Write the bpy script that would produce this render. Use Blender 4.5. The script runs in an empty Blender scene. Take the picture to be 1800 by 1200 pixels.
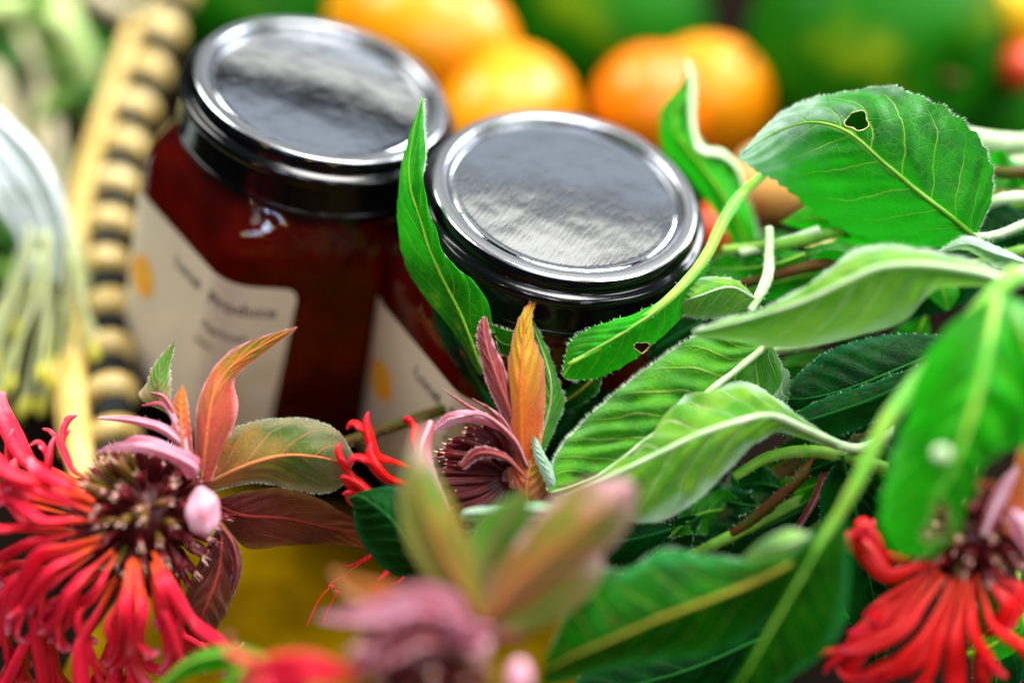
import bpy, math, random
from mathutils import Vector, Matrix, noise
R = math.radians
C = bpy.context.scene.collection
rnd = random.Random(11)

# ------------------------------------------------------------------ camera
CAMZ, DEP, ROLL, FPX = .2965, R(43), R(11), 2500.0
fwd = Vector((0, math.cos(DEP), -math.sin(DEP)))
up0 = Vector((0, math.sin(DEP), math.cos(DEP))); r0_ = Vector((1, 0, 0))
rt = r0_*math.cos(ROLL) + up0*math.sin(ROLL)
up = -r0_*math.sin(ROLL) + up0*math.cos(ROLL)
CAM = Vector((0, 0, CAMZ))
cd = bpy.data.cameras.new('camera'); cam = bpy.data.objects.new('camera', cd); C.objects.link(cam)
cam.matrix_world = Matrix.Translation(CAM) @ Matrix((rt, up, -fwd)).transposed().to_4x4()
cd.lens = 50; cd.sensor_width = 36; cd.clip_start = .01; cd.clip_end = 20
cd.dof.use_dof = True; cd.dof.focus_distance = .308; cd.dof.aperture_fstop = 2.5
cd.dof.aperture_blades = 0
S = bpy.context.scene; S.camera = cam
S.view_settings.view_transform = 'Standard'; S.view_settings.look = 'None'
S.view_settings.exposure = .9; S.view_settings.gamma = 1
S.cycles.use_denoising = True
S.cycles.max_bounces = 10; S.cycles.transparent_max_bounces = 12
S.cycles.sample_clamp_indirect = 6
# ------------------------------------------------------------------ light: dim stall, big pale openings, warm lamps, added fill and glint lamps
W = bpy.data.worlds.new('World'); S.world = W; W.use_nodes = True
bg = W.node_tree.nodes['Background']; bg.inputs[0].default_value = (.80, .88, 1, 1); bg.inputs[1].default_value = .02
AIM = Vector((0, .30, .08))
def lamp(az, el0, el1, width, L, col, dist=1.4, tilt=0):
    """rectangular lamp seen from AIM between two elevations; az 0 = away from the viewer, positive to the right"""
    el = R((el0+el1)/2); h = 2*dist*math.tan(R((el1-el0)/2))
    d = Vector((math.sin(R(az))*math.cos(el), math.cos(R(az))*math.cos(el), math.sin(el)))
    l = bpy.data.lights.new('softbox', 'AREA'); l.shape = 'RECTANGLE'; l.size = width; l.size_y = h
    l.energy = L*math.pi*width*h; l.color = col
    o = bpy.data.objects.new('softbox', l); C.objects.link(o)
    o.location = AIM + d*dist
    q = (-d).to_track_quat('-Z', 'Y'); o.rotation_euler = ((d).to_track_quat('Z', 'Y') @ Matrix.Rotation(R(tilt), 4, 'Z').to_quaternion()).to_euler()
    return o
lamp(4, 10, 24.3, 1.7, .86, (.88, .94, 1.0), tilt=4)
lamp(4, 26.2, 29.2, 1.7, .88, (1.0, .98, .90), tilt=4)
lamp(2, 34.2, 40.2, 1.7, .40, (.80, .90, 1.0), tilt=4)
lamp(2, 42.4, 51, 1.6, .95, (1.0, .97, .88), tilt=4)
lamp(46, 24, 46, .6, 17, (.90, .95, 1.0))
lamp(-70, 32, 58, .6, 10.5, (1.0, .99, .97))
lamp(175, 58, 82, .6, 1.6, (1.0, .98, .94))  # added soft fill, overhead behind the camera
lamp(25, 62, 84, .42, 21, (1.0, .99, .95))
lamp(95, 48, 66, .35, 10, (.97, .98, 1.0))
for az, el in ((172, 46), (-170, 41), (140, 50)):
    lamp(az, el, el+5, .12, 36, (.62, .72, 1.0))  # cool lamps added for blue-white glints on the jar shoulders
for az, el in ((168, 38), (-150, 33), (150, 30)):
    lamp(az, el, el+1.6, .05, 70, (1.0, .72, .30))

# ------------------------------------------------------------------ helpers
def P(x, y, d):
    return CAM + (fwd + rt*((x-900)/FPX) + up*((600-y)/FPX))*d
def tag(o, label=None, cat=None, group=None, kind=None):
    if label: o['label'] = label
    if cat: o['category'] = cat
    if group: o['group'] = group
    if kind: o['kind'] = kind
    return o
def thing(name, label, cat, loc, group=None):
    o = bpy.data.objects.new(name, None); C.objects.link(o); o.location = loc; o.empty_display_size = .01
    return tag(o, label, cat, group)
def org(par):
    while par is not None and par.parent is not None: par = par.parent
    return Vector(par.location) if par is not None else Vector((0, 0, 0))
class MB:
    def __init__(s): s.v = []; s.f = []; s.uv = []; s.mi = []
    def add(s, vs, fs, uvs=None, mi=0):
        n = len(s.v); s.v += [Vector(p) for p in vs]
        s.uv += list(uvs) if uvs else [(0, 0)]*len(vs)
        for f in fs: s.f.append(tuple(i+n for i in f)); s.mi.append(mi)
        return s
    def build(s, name, mats, parent=None, local=False, smooth=True):
        me = bpy.data.meshes.new(name)
        o0 = Vector((0, 0, 0))
        if not local:
            if parent is None:
                zs = min(p.z for p in s.v); c = sum(s.v, Vector())/len(s.v); o0 = Vector((c.x, c.y, zs))
            else: o0 = org(parent)
        me.from_pydata([tuple(p-o0) for p in s.v], [], s.f)
        if not isinstance(mats, (list, tuple)): mats = [mats]
        for m in mats: me.materials.append(m)
        me.polygons.foreach_set('material_index', s.mi)
        me.polygons.foreach_set('use_smooth', [smooth]*len(s.f))
        ul = me.uv_layers.new(name='UVMap'); buf = []
        for p in me.polygons:
            for vi in p.vertices: buf += [s.uv[vi][0], s.uv[vi][1]]
        ul.data.foreach_set('uv', buf)
        me.update()
        o = bpy.data.objects.new(name, me); C.objects.link(o)
        if parent is None: o.location = o0
        else: o.parent = parent
        return o
def cr(p, t):
    """Catmull-Rom through list p, t in 0..1"""
    n = len(p)-1; x = min(max(t, 0), 1)*n; i = min(int(x), n-1); f = x-i
    a = p[i-1] if i > 0 else p[0]*2-p[1]; b = p[i]; c = p[i+1]; d = p[i+2] if i+2 <= n else p[n]*2-p[n-1]
    return (b*2 + (c-a)*f + (a*2-b*5+c*4-d)*f*f + (b*3-a-c*3+d)*f*f*f)*.5
def crs(p, t):
    return cr([Vector((q, 0, 0)) for q in p], t).x
def tube(mb, path, radii, sides=8, n=14, flat=1.0, upv=None, mi=0, cap=True, bump=0):
    pts = [cr(path, i/n) for i in range(n+1)]
    vs, uvs, fs = [], [], []
    prev = upv or Vector((.3, .2, 1))
    for i, p in enumerate(pts):
        tg = (pts[min(i+1, n)]-pts[max(i-1, 0)])
        if tg.length < 1e-9: tg = Vector((0, 0, 1))
        tg.normalize()
        a = (prev - tg*prev.dot(tg))
        if a.length < 1e-6: a = tg.orthogonal()
        a.normalize(); prev = a; b = tg.cross(a)
        r = max(crs(radii, i/n), 1e-5)
        for k in range(sides):
            th = 2*math.pi*k/sides
            rr = r*(1+bump*noise.noise(p*900+Vector((k, 0, 0))))
            vs.append(p + a*math.cos(th)*rr*flat + b*math.sin(th)*rr); uvs.append((i/n, k/sides))
    for i in range(n):
        for k in range(sides):
            fs.append((i*sides+k, i*sides+(k+1) % sides, (i+1)*sides+(k+1) % sides, (i+1)*sides+k))
    if cap:
        fs.append(tuple(range(sides))[::-1]); fs.append(tuple(n*sides+k for k in range(sides)))
    mb.add(vs, fs, uvs, mi)
def ellipsoid(mb, c, ax, nu=28, nv=18, fn=None, mi=0):
    vs, fs, uv = [], [], []
    for j in range(nv+1):
        ph = math.pi*j/nv
        for i in range(nu):
            th = 2*math.pi*i/nu
            s = Vector((math.sin(ph)*math.cos(th), math.sin(ph)*math.sin(th), math.cos(ph)))
            k = fn(s, th, ph) if fn else 1
            vs.append(c + ax[0]*s.x*k + ax[1]*s.y*k + ax[2]*s.z*k); uv.append((i/nu, j/nv))
    for j in range(nv):
        for i in range(nu):
            fs.append((j*nu+i, (j+1)*nu+i, (j+1)*nu+(i+1) % nu, j*nu+(i+1) % nu))
    mb.add(vs, fs, uv, mi)
def lathe(mb, prof, n=96, mi=0, closed=False):
    vs, fs, uv = [], [], []
    m = len(prof)
    for j, (r, z) in enumerate(prof):
        for i in range(n):
            th = 2*math.pi*i/n; vs.append((r*math.cos(th), r*math.sin(th), z)); uv.append((i/n, j/m))
    for j in range(m-1):
        for i in range(n): fs.append((j*n+i, j*n+(i+1) % n, (j+1)*n+(i+1) % n, (j+1)*n+i))
    mb.add(vs, fs, uv, mi)

# ------------------------------------------------------------------ materials
class NT:
    def __init__(s, name):
        s.m = bpy.data.materials.new(name); s.m.use_nodes = True; s.t = s.m.node_tree
        s.b = s.t.nodes['Principled BSDF']; s.out = s.t.nodes['Material Output']
    def n(s, typ, **kw):
        nd = s.t.nodes.new(typ)
        for k, v in kw.items(): setattr(nd, k, v)
        return nd
    def l(s, a, b): s.t.links.new(a, b)
    def val(s, sock, v):
        if isinstance(v, bpy.types.NodeSocket): s.l(v, sock)
        else: sock.default_value = v
    def math(s, op, a, b=0.0, c=None):
        nd = s.n('ShaderNodeMath', operation=op); s.val(nd.inputs[0], a); s.val(nd.inputs[1], b)
        if c is not None: s.val(nd.inputs[2], c)
        return nd.outputs[0]
    def rng(s, v, a, b, c=0.0, d=1.0, smooth=True):
        nd = s.n('ShaderNodeMapRange', interpolation_type='SMOOTHSTEP' if smooth else 'LINEAR')
        s.val(nd.inputs[0], v)
        for i, q in enumerate((a, b, c, d)): nd.inputs[i+1].default_value = q
        return nd.outputs[0]
    def mix(s, f, a, b):
        nd = s.n('ShaderNodeMix', data_type='RGBA'); s.val(nd.inputs[0], f)
        for k, v in ((6, a), (7, b)):
            if isinstance(v, bpy.types.NodeSocket): s.l(v, nd.inputs[k])
            else: nd.inputs[k].default_value = (*v, 1)
        return nd.outputs[2]
    def noise(s, scale, detail=3, vec=None, rough=.5, dist=0):
        nd = s.n('ShaderNodeTexNoise'); nd.inputs['Scale'].default_value = scale; nd.inputs['Detail'].default_value = detail
        nd.inputs['Roughness'].default_value = rough; nd.inputs['Distortion'].default_value = dist
        s.l(vec if vec else s.n('ShaderNodeTexCoord').outputs['Object'], nd.inputs['Vector'])
        return nd.outputs[0]
    def bump(s, h, strength, dist):
        nd = s.n('ShaderNodeBump'); nd.inputs['Strength'].default_value = strength; nd.inputs['Distance'].default_value = dist
        s.l(h, nd.inputs['Height']); s.l(nd.outputs[0], s.b.inputs['Normal']); return nd.outputs[0]
    def p(s, **kw):
        for k, v in kw.items():
            k = k.replace('_', ' ')
            if isinstance(v, tuple) and len(v) == 3 and s.b.inputs[k].type == 'RGBA': v = (*v, 1)
            s.val(s.b.inputs[k], v)
def simple(name, col, col2=None, scale=300, rough=.5, bump=.3, bd=.0003, **kw):
    t = NT(name); nz = t.noise(scale, 4)
    c = t.mix(t.rng(nz, .35, .65), col, col2 or tuple(q*.6 for q in col)); t.l(c, t.b.inputs['Base Color'])
    t.p(Roughness=rough, **kw)
    if bump: t.bump(nz, bump, bd)
    return t.m
def leaf_mat(name, top, top2, vein, under, base=None, tip=None, mid=None, rough=.42, trans=.36, N=9, k=2.2, sheen=.05,
             vein_w=.045, blotch=None, tcol=None, bumpd=.0006, edge=None, spec=.15):
    t = NT(name)
    uvn = t.n('ShaderNodeUVMap'); sp = t.n('ShaderNodeSeparateXYZ'); t.l(uvn.outputs[0], sp.inputs[0])
    u = sp.outputs[0]; v = t.math('SUBTRACT', t.math('MULTIPLY', sp.outputs[1], 2.0), 1.0); av = t.math('ABSOLUTE', v)
    nz = t.noise(160, 4); nf = t.noise(900, 3)
    tt = t.math('SUBTRACT', t.math('MULTIPLY', u, float(N)), t.math('MULTIPLY', t.math('POWER', av, 1.25), k))
    side = t.math('MULTIPLY', t.math('GREATER_THAN', v, 0.0), .4)
    tt = t.math('ADD', t.math('ADD', tt, side), t.math('MULTIPLY', nz, .35))
    pp = t.math('PINGPONG', tt, .5)
    vm = t.math('MULTIPLY', t.rng(pp, vein_w, 0.0), t.rng(av, .98, .6))
    mr = t.rng(av, .055, .02)
    vo = t.n('ShaderNodeTexVoronoi', feature='DISTANCE_TO_EDGE'); vo.inputs['Scale'].default_value = 420
    t.l(t.n('ShaderNodeTexCoord').outputs['Object'], vo.inputs['Vector'])
    ret = t.rng(vo.outputs['Distance'], .09, .0)
    mask = t.math('MAXIMUM', vm, mr)
    c = t.mix(t.rng(nz, .35, .68), top, top2)
    if base: c = t.mix(t.rng(t.math('ADD', u, t.math('MULTIPLY', t.math('SUBTRACT', nz, .5), .5)), .62, .08), c, base)
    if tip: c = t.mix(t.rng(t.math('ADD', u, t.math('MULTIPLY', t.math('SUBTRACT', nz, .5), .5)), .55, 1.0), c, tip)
    if blotch: c = t.mix(t.rng(t.noise(110, 2), .60, .68), c, blotch)
    if edge: c = t.mix(t.rng(t.math('ADD', av, t.math('MULTIPLY', t.math('SUBTRACT', nz, .5), .4)), .72, .98), c, edge)
    c = t.mix(t.math('MULTIPLY', t.rng(t.noise(330, 5, rough=.7), .66, .72), .55), c, (.22, .17, .02))
    c = t.mix(t.rng(t.noise(45, 2), .5, .75), c, tuple(q*.6 for q in top2))
    c = t.mix(t.math('MULTIPLY', ret, .08), c, vein)
    c = t.mix(t.math('MULTIPLY', vm, .75), c, vein); c = t.mix(t.math('MULTIPLY', mr, .9), c, mid or vein)
    bk = t.n('ShaderNodeNewGeometry').outputs['Backfacing']
    und = t.mix(mask, under, tuple(min(1, q*1.35+.03) for q in under))
    c = t.mix(bk, c, und)
    t.l(c, t.b.inputs['Base Color'])
    t.p(Roughness=rough, Sheen_Weight=sheen*.5, Sheen_Roughness=.5, Specular_IOR_Level=spec)
    h = t.math('ADD', t.math('MULTIPLY', mask, -1.0), t.math('ADD', t.math('MULTIPLY', nf, .25), t.math('MULTIPLY', ret, -.18)))
    nrm = t.bump(h, .55, bumpd)
    tr = t.n('ShaderNodeBsdfTranslucent')
    if tcol: tr.inputs[0].default_value = (*tcol, 1)
    else: t.l(c, tr.inputs[0])
    t.l(nrm, tr.inputs['Normal'])
    ms = t.n('ShaderNodeMixShader'); ms.inputs[0].default_value = trans
    t.l(t.b.outputs[0], ms.inputs[1]); t.l(tr.outputs[0], ms.inputs[2]); t.l(ms.outputs[0], t.out.inputs[0])
    return t.m
M = {}
M['dryrim'] = simple('dried leaf rim', (.42, .46, .16), (.30, .22, .06), 300, .6)
def hair_mat(name, col):
    t = NT(name); t.p(Base_Color=col, Roughness=.5, Sheen_Weight=.3); return t.m
M['green'] = leaf_mat('leaf green', (.012, .20, .002), (.004, .09, .002), (.30, .60, .06), (.34, .55, .36), tcol=(.02, .62, .01))
M['greenspot'] = leaf_mat('leaf green with rust spots', (.012, .25, .002), (.005, .14, .002), (.26, .60, .03), (.42, .62, .48), tcol=(.02, .62, .01), blotch=(.20, .26, .01), N=7)
M['downy'] = leaf_mat('leaf green with pale sheen painted towards the tip', (.010, .19, .002), (.002, .075, .002), (.30, .60, .06), (.34, .55, .36), tcol=(.02, .62, .01), tip=(.55, .72, .62), sheen=.3, N=8)  # whitish sheen on the leaf's down is painted into the tip colour
M['bright'] = leaf_mat('leaf bright green', (.012, .38, .002), (.012, .22, .002), (.28, .60, .02), (.30, .55, .25), tcol=(.02, .75, .01), N=8, trans=.35)
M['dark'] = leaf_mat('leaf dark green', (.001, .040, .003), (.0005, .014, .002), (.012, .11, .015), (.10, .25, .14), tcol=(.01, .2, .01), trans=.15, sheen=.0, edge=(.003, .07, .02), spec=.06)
M['pale'] = leaf_mat('leaf pale downy green', (.20, .44, .015), (.06, .30, .003), (.60, .74, .34), (.35, .55, .40), rough=.6, tcol=(.2, .5, .04), sheen=.6, mid=(.55, .66, .45), edge=(.40, .58, .36), N=8)
M['vein'] = leaf_mat('leaf underside with raised veins', (.08, .36, .004), (.025, .19, .002), (.45, .64, .10), (.2, .4, .2), rough=.55, tcol=(.06, .5, .01), sheen=.45, mid=(.50, .60, .30), N=9, vein_w=.07, edge=(.10, .34, .05), bumpd=-.0009)
M['mint'] = leaf_mat('leaf mint downy underside', (.42, .60, .46), (.24, .45, .22), (.65, .78, .66), (.1, .34, .06), rough=.6, tcol=(.3, .6, .2), sheen=.7, N=8)
M['teal'] = leaf_mat('leaf deep green with teal edge', (.004, .085, .001), (.001, .035, .001), (.16, .26, .02), (.12, .35, .25), tcol=(.01, .3, .01), trans=.2, edge=(.015, .17, .03), mid=(.34, .30, .03), sheen=.0, spec=.04)
M['bract_orange'] = leaf_mat('bract orange and green', (.62, .17, .015), (.20, .20, .01), (.75, .22, .06), (.5, .14, .10), base=(.55, .06, .05), edge=(.80, .30, .30), tcol=(.8, .25, .03), N=5, sheen=.4, vein_w=.03)
M['bract_yellow'] = leaf_mat('bract yellow with red base', (.50, .36, .005), (.55, .26, .01), (.62, .15, .02), (.45, .2, .1), base=(.60, .06, .01), edge=(.72, .20, .10), tcol=(.8, .45, .01), N=5, sheen=.3, vein_w=.03, trans=.35)
M['bract_red'] = leaf_mat('bract wine red', (.24, .020, .020), (.14, .012, .015), (.40, .08, .06), (.3, .08, .08), edge=(.55, .25, .28), tcol=(.4, .03, .02), N=6, sheen=.5, trans=.15, vein_w=.08)
M['bract_green'] = leaf_mat('bract green with pink edge', (.12, .34, .02), (.06, .22, .01), (.25, .10, .04), (.3, .4, .2), base=(.45, .25, .12), edge=(.42, .30, .20), tcol=(.2, .5, .02), N=5, sheen=.4, vein_w=.03)
M['bract_olive'] = leaf_mat('bract olive with orange veins', (.07, .13, .012), (.02, .10, .008), (.72, .24, .08), (.3, .2, .1), base=(.50, .16, .03), edge=(.26, .24, .12), tip=(.30, .25, .14), tcol=(.25, .2, .02), N=6, sheen=.5, mid=(.80, .28, .08))
M['bract_brown'] = leaf_mat('bract brown red', (.15, .045, .008), (.09, .018, .006), (.36, .04, .02), (.2, .06, .03), base=(.12, .01, .01), edge=(.22, .12, .03), tcol=(.25, .06, .01), N=5, sheen=.3, mid=(.42, .04, .03))
M['bract_pink'] = leaf_mat('bract pale pink', (.85, .50, .60), (.74, .22, .32), (.88, .66, .74), (.75, .4, .5), base=(.50, .05, .08), tcol=(.8, .3, .4), N=4, sheen=.5, vein_w=.03)
M['bract_mauve'] = leaf_mat('bract mauve', (.50, .12, .22), (.34, .04, .09), (.70, .35, .45), (.5, .2, .3), base=(.22, .01, .02), tip=(.72, .40, .52), tcol=(.6, .15, .25), N=4, sheen=.2, vein_w=.03)
M['bract_blush'] = leaf_mat('bract orange with wide pale pink tip', (.10, .20, .006), (.30, .13, .012), (.60, .20, .05), (.6, .4, .4), base=(.22, .06, .006), tip=(.80, .42, .50), edge=(.60, .36, .36), tcol=(.5, .3, .15), N=4, sheen=.2, vein_w=.02)
M['bract_pinktip'] = leaf_mat('bract olive with pale pink tip', (.07, .20, .004), (.26, .20, .008), (.50, .18, .05), (.5, .3, .3), tip=(.85, .55, .58), tcol=(.5, .4, .1), N=4, sheen=.5, vein_w=.02)
M['hair'] = hair_mat('leaf hair', (.58, .70, .50))
M['hair_red'] = hair_mat('bract hair', (.75, .45, .42))
M['stem'] = simple('stem green', (.12, .34, .02), (.22, .42, .05), 200, .45, Specular_IOR_Level=.25)
M['stem_bright'] = simple('stem bright green', (.10, .48, .01), (.30, .52, .02), 90, .4, Sheen_Weight=.3)
M['stem_pale'] = simple('stem pale downy', (.52, .64, .36), (.35, .55, .22), 200, .6, Sheen_Weight=.6)
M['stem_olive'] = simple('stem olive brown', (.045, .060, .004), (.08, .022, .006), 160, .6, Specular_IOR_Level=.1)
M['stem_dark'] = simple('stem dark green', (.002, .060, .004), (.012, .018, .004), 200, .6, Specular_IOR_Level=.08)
def petal_mat(name, c0, c1, c2):
    t = NT(name); uvn = t.n('ShaderNodeUVMap'); sp = t.n('ShaderNodeSeparateXYZ'); t.l(uvn.outputs[0], sp.inputs[0])
    nz = t.noise(260, 3); u = t.math('ADD', sp.outputs[0], t.math('MULTIPLY', t.math('SUBTRACT', nz, .5), .5))
    c = t.mix(t.rng(u, .0, .35), c0, c1); c = t.mix(t.rng(u, .6, 1.05), c, c2)
    w = t.n('ShaderNodeTexWave', wave_type='BANDS', bands_direction='Y'); w.inputs['Scale'].default_value = 3.2; w.inputs['Distortion'].default_value = 1.2
    t.l(uvn.outputs[0], w.inputs['Vector'])
    c = t.mix(t.math('MULTIPLY', w.outputs['Fac'], .22), c, tuple(q*.55 for q in c1))
    t.l(c, t.b.inputs['Base Color']); t.p(Roughness=.38, Specular_IOR_Level=.28, Subsurface_Weight=.25, Subsurface_Radius=(.002, .0004, .0004), Subsurface_Scale=.6)
    nr = t.bump(t.math('ADD', w.outputs['Fac'], t.math('MULTIPLY', nz, 1.2)), .35, .0004)
    tr = t.n('ShaderNodeBsdfTranslucent'); t.l(c, tr.inputs[0]); ms = t.n('ShaderNodeMixShader'); ms.inputs[0].default_value = .22
    t.l(t.b.outputs[0], ms.inputs[1]); t.l(tr.outputs[0], ms.inputs[2]); t.l(ms.outputs[0], t.out.inputs[0]); return t.m
M['petal'] = petal_mat('petal coral red', (.86, .10, .010), (.88, .016, .050), (.94, .24, .32))  # pale highlights are put into the lighter pink tip colour
M['petal_deep'] = petal_mat('petal scarlet', (.72, .040, .008), (.76, .008, .008), (.66, .015, .050))
M['calyx'] = petal_mat('calyx wine', (.022, .004, .003), (.085, .005, .006), (.22, .018, .025))
M['calyx_olive'] = petal_mat('calyx olive', (.07, .08, .004), (.14, .09, .008), (.32, .16, .04))
M['calyx_tip'] = hair_mat('calyx pale tip', (.62, .36, .26))
M['pinkbud'] = simple('bud pale pink', (.72, .42, .52), (.68, .20, .26), 140, .4, bump=.1, Sheen_Weight=.3, Subsurface_Weight=.2, Subsurface_Scale=.003)
def fruit_mat(name, a, b, cc, scale=18, rough=.32, spec=.35):
    t = NT(name); nz = t.noise(scale, 2); nf = t.noise(700, 3)
    c = t.mix(t.rng(nz, .35, .65), a, b); c = t.mix(t.rng(t.noise(scale*2.1, 3), .52, .75), c, cc)
    t.l(c, t.b.inputs['Base Color']); t.p(Roughness=rough, Specular_IOR_Level=spec, Subsurface_Weight=.15, Subsurface_Scale=.004)
    t.bump(nf, .15, .0004); return t.m
M['apricot'] = fruit_mat('apricot skin', (.74, .29, .0008), (.68, .17, .0005), (.80, .40, .002))
M['peach'] = fruit_mat('orange plum skin', (.72, .20, .0008), (.66, .095, .0005), (.80, .34, .006), scale=26)
M['palepeach'] = fruit_mat('pale peach skin', (.82, .46, .14), (.80, .36, .08), (.82, .55, .25))
M['greenfruit'] = fruit_mat('green fruit skin', (.008, .12, .0008), (.001, .035, .0005), (.14, .23, .001), scale=16, rough=.5, spec=.08)
M['yellowfruit'] = fruit_mat('yellow fruit skin', (.85, .55, .01), (.80, .42, .01), (.85, .62, .05))
M['redfruit'] = fruit_mat('red fruit skin', (.62, .07, .008), (.45, .015, .01), (.7, .16, .01))

# lid lacquer with fine orange-peel streaks
t = NT('lid lacquer'); tc = t.n('ShaderNodeTexCoord'); mp = t.n('ShaderNodeMapping'); mp.inputs['Scale'].default_value = (260, 1700, 900); mp.inputs['Rotation'].default_value = (0, 0, R(4))
t.l(tc.outputs['Object'], mp.inputs[0]); nz = t.noise(1, 4, mp.outputs[0]); 
t.p(Base_Color=(.50, .52, .55), Metallic=1.0, Roughness=.07); t.bump(t.math('ADD', nz, t.math('MULTIPLY', t.noise(75, 2), 5.0)), .13, .0003); M['lidtop'] = t.m
t = NT('lid black lacquer'); t.p(Base_Color=(.002, .0022, .0025), Metallic=0.0, Roughness=.12, Specular_IOR_Level=.32); t.bump(t.noise(500, 3), .05, .0003); M['lidside'] = t.m
t = NT('lid rim lacquer'); t.p(Base_Color=(.38, .39, .41), Metallic=1.0, Roughness=.22); t.bump(t.noise(500, 3), .05, .0003); M['lidrim'] = t.m
t = NT('jar glass'); t.p(Base_Color=(1, .99, .98), Roughness=.02, IOR=1.27, Transmission_Weight=1.0, Specular_IOR_Level=.06); t.bump(t.noise(70, 2), .10, .002); M['glass'] = t.m
t = NT('jar glass shoulder'); t.p(Base_Color=(1, .99, .98), Roughness=.03, IOR=1.46, Transmission_Weight=1.0); t.bump(t.noise(160, 2), .35, .002); M['glass_shoulder'] = t.m
t = NT('jam'); nz = t.noise(70, 3)
t.l(t.mix(t.rng(nz, .3, .7), (.045, .0008, .0003), (.13, .004, .0005)), t.b.inputs['Base Color'])
t.p(Roughness=.2, Specular_IOR_Level=.0, Subsurface_Weight=.35, Subsurface_Radius=(.02, .003, .001), Subsurface_Scale=.4); M['jam'] = t.m
t = NT('label paper'); nz = t.noise(40, 4)
t.l(t.mix(nz, (.62, .54, .38), (.70, .62, .46)), t.b.inputs['Base Color']); t.p(Roughness=.33, Specular_IOR_Level=.6); t.bump(t.noise(1500, 2), .08, .0002); M['label'] = t.m
M['ink'] = simple('label ink', (.05, .045, .05), (.07, .06, .06), 500, .5, bump=0)
M['ink_orange'] = simple('label orange print', (.88, .33, .01), (.85, .42, .02), 200, .4, bump=0)
M['ink_green'] = simple('label green print', (.10, .28, .04), (.07, .2, .03), 200, .4, bump=0)

# ------------------------------------------------------------------ leaf surface
def hairs(mb, pts, outs, nrm, ln, count, mi, wid=.00005):
    for i in range(count):
        t = rnd.random(); k = t*(len(pts)-1); a = int(k); b = min(a+1, len(pts)-1); f = k-a
        p = pts[a].lerp(pts[b], f); o = outs[a].lerp(outs[b], f)
        if o.length < 1e-9: continue
        o = o.normalized(); tg = (pts[b]-pts[a]); 
        if tg.length < 1e-9: continue
        tg.normalize(); n = o.cross(tg)
        d = (o + n*rnd.uniform(-.7, .7) + tg*rnd.uniform(-.5, .5)).normalized()*ln*rnd.uniform(.45, 1.15)
        w = tg*wid
        mb.add([p-o*.0002-w, p-o*.0002+w, p+d], [(0, 1, 2)], [(.5, .5)]*3, mi)
        w = n*wid
        mb.add([p-o*.0002-w, p-o*.0002+w, p+d], [(0, 1, 2)], [(.5, .5)]*3, mi)
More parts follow.
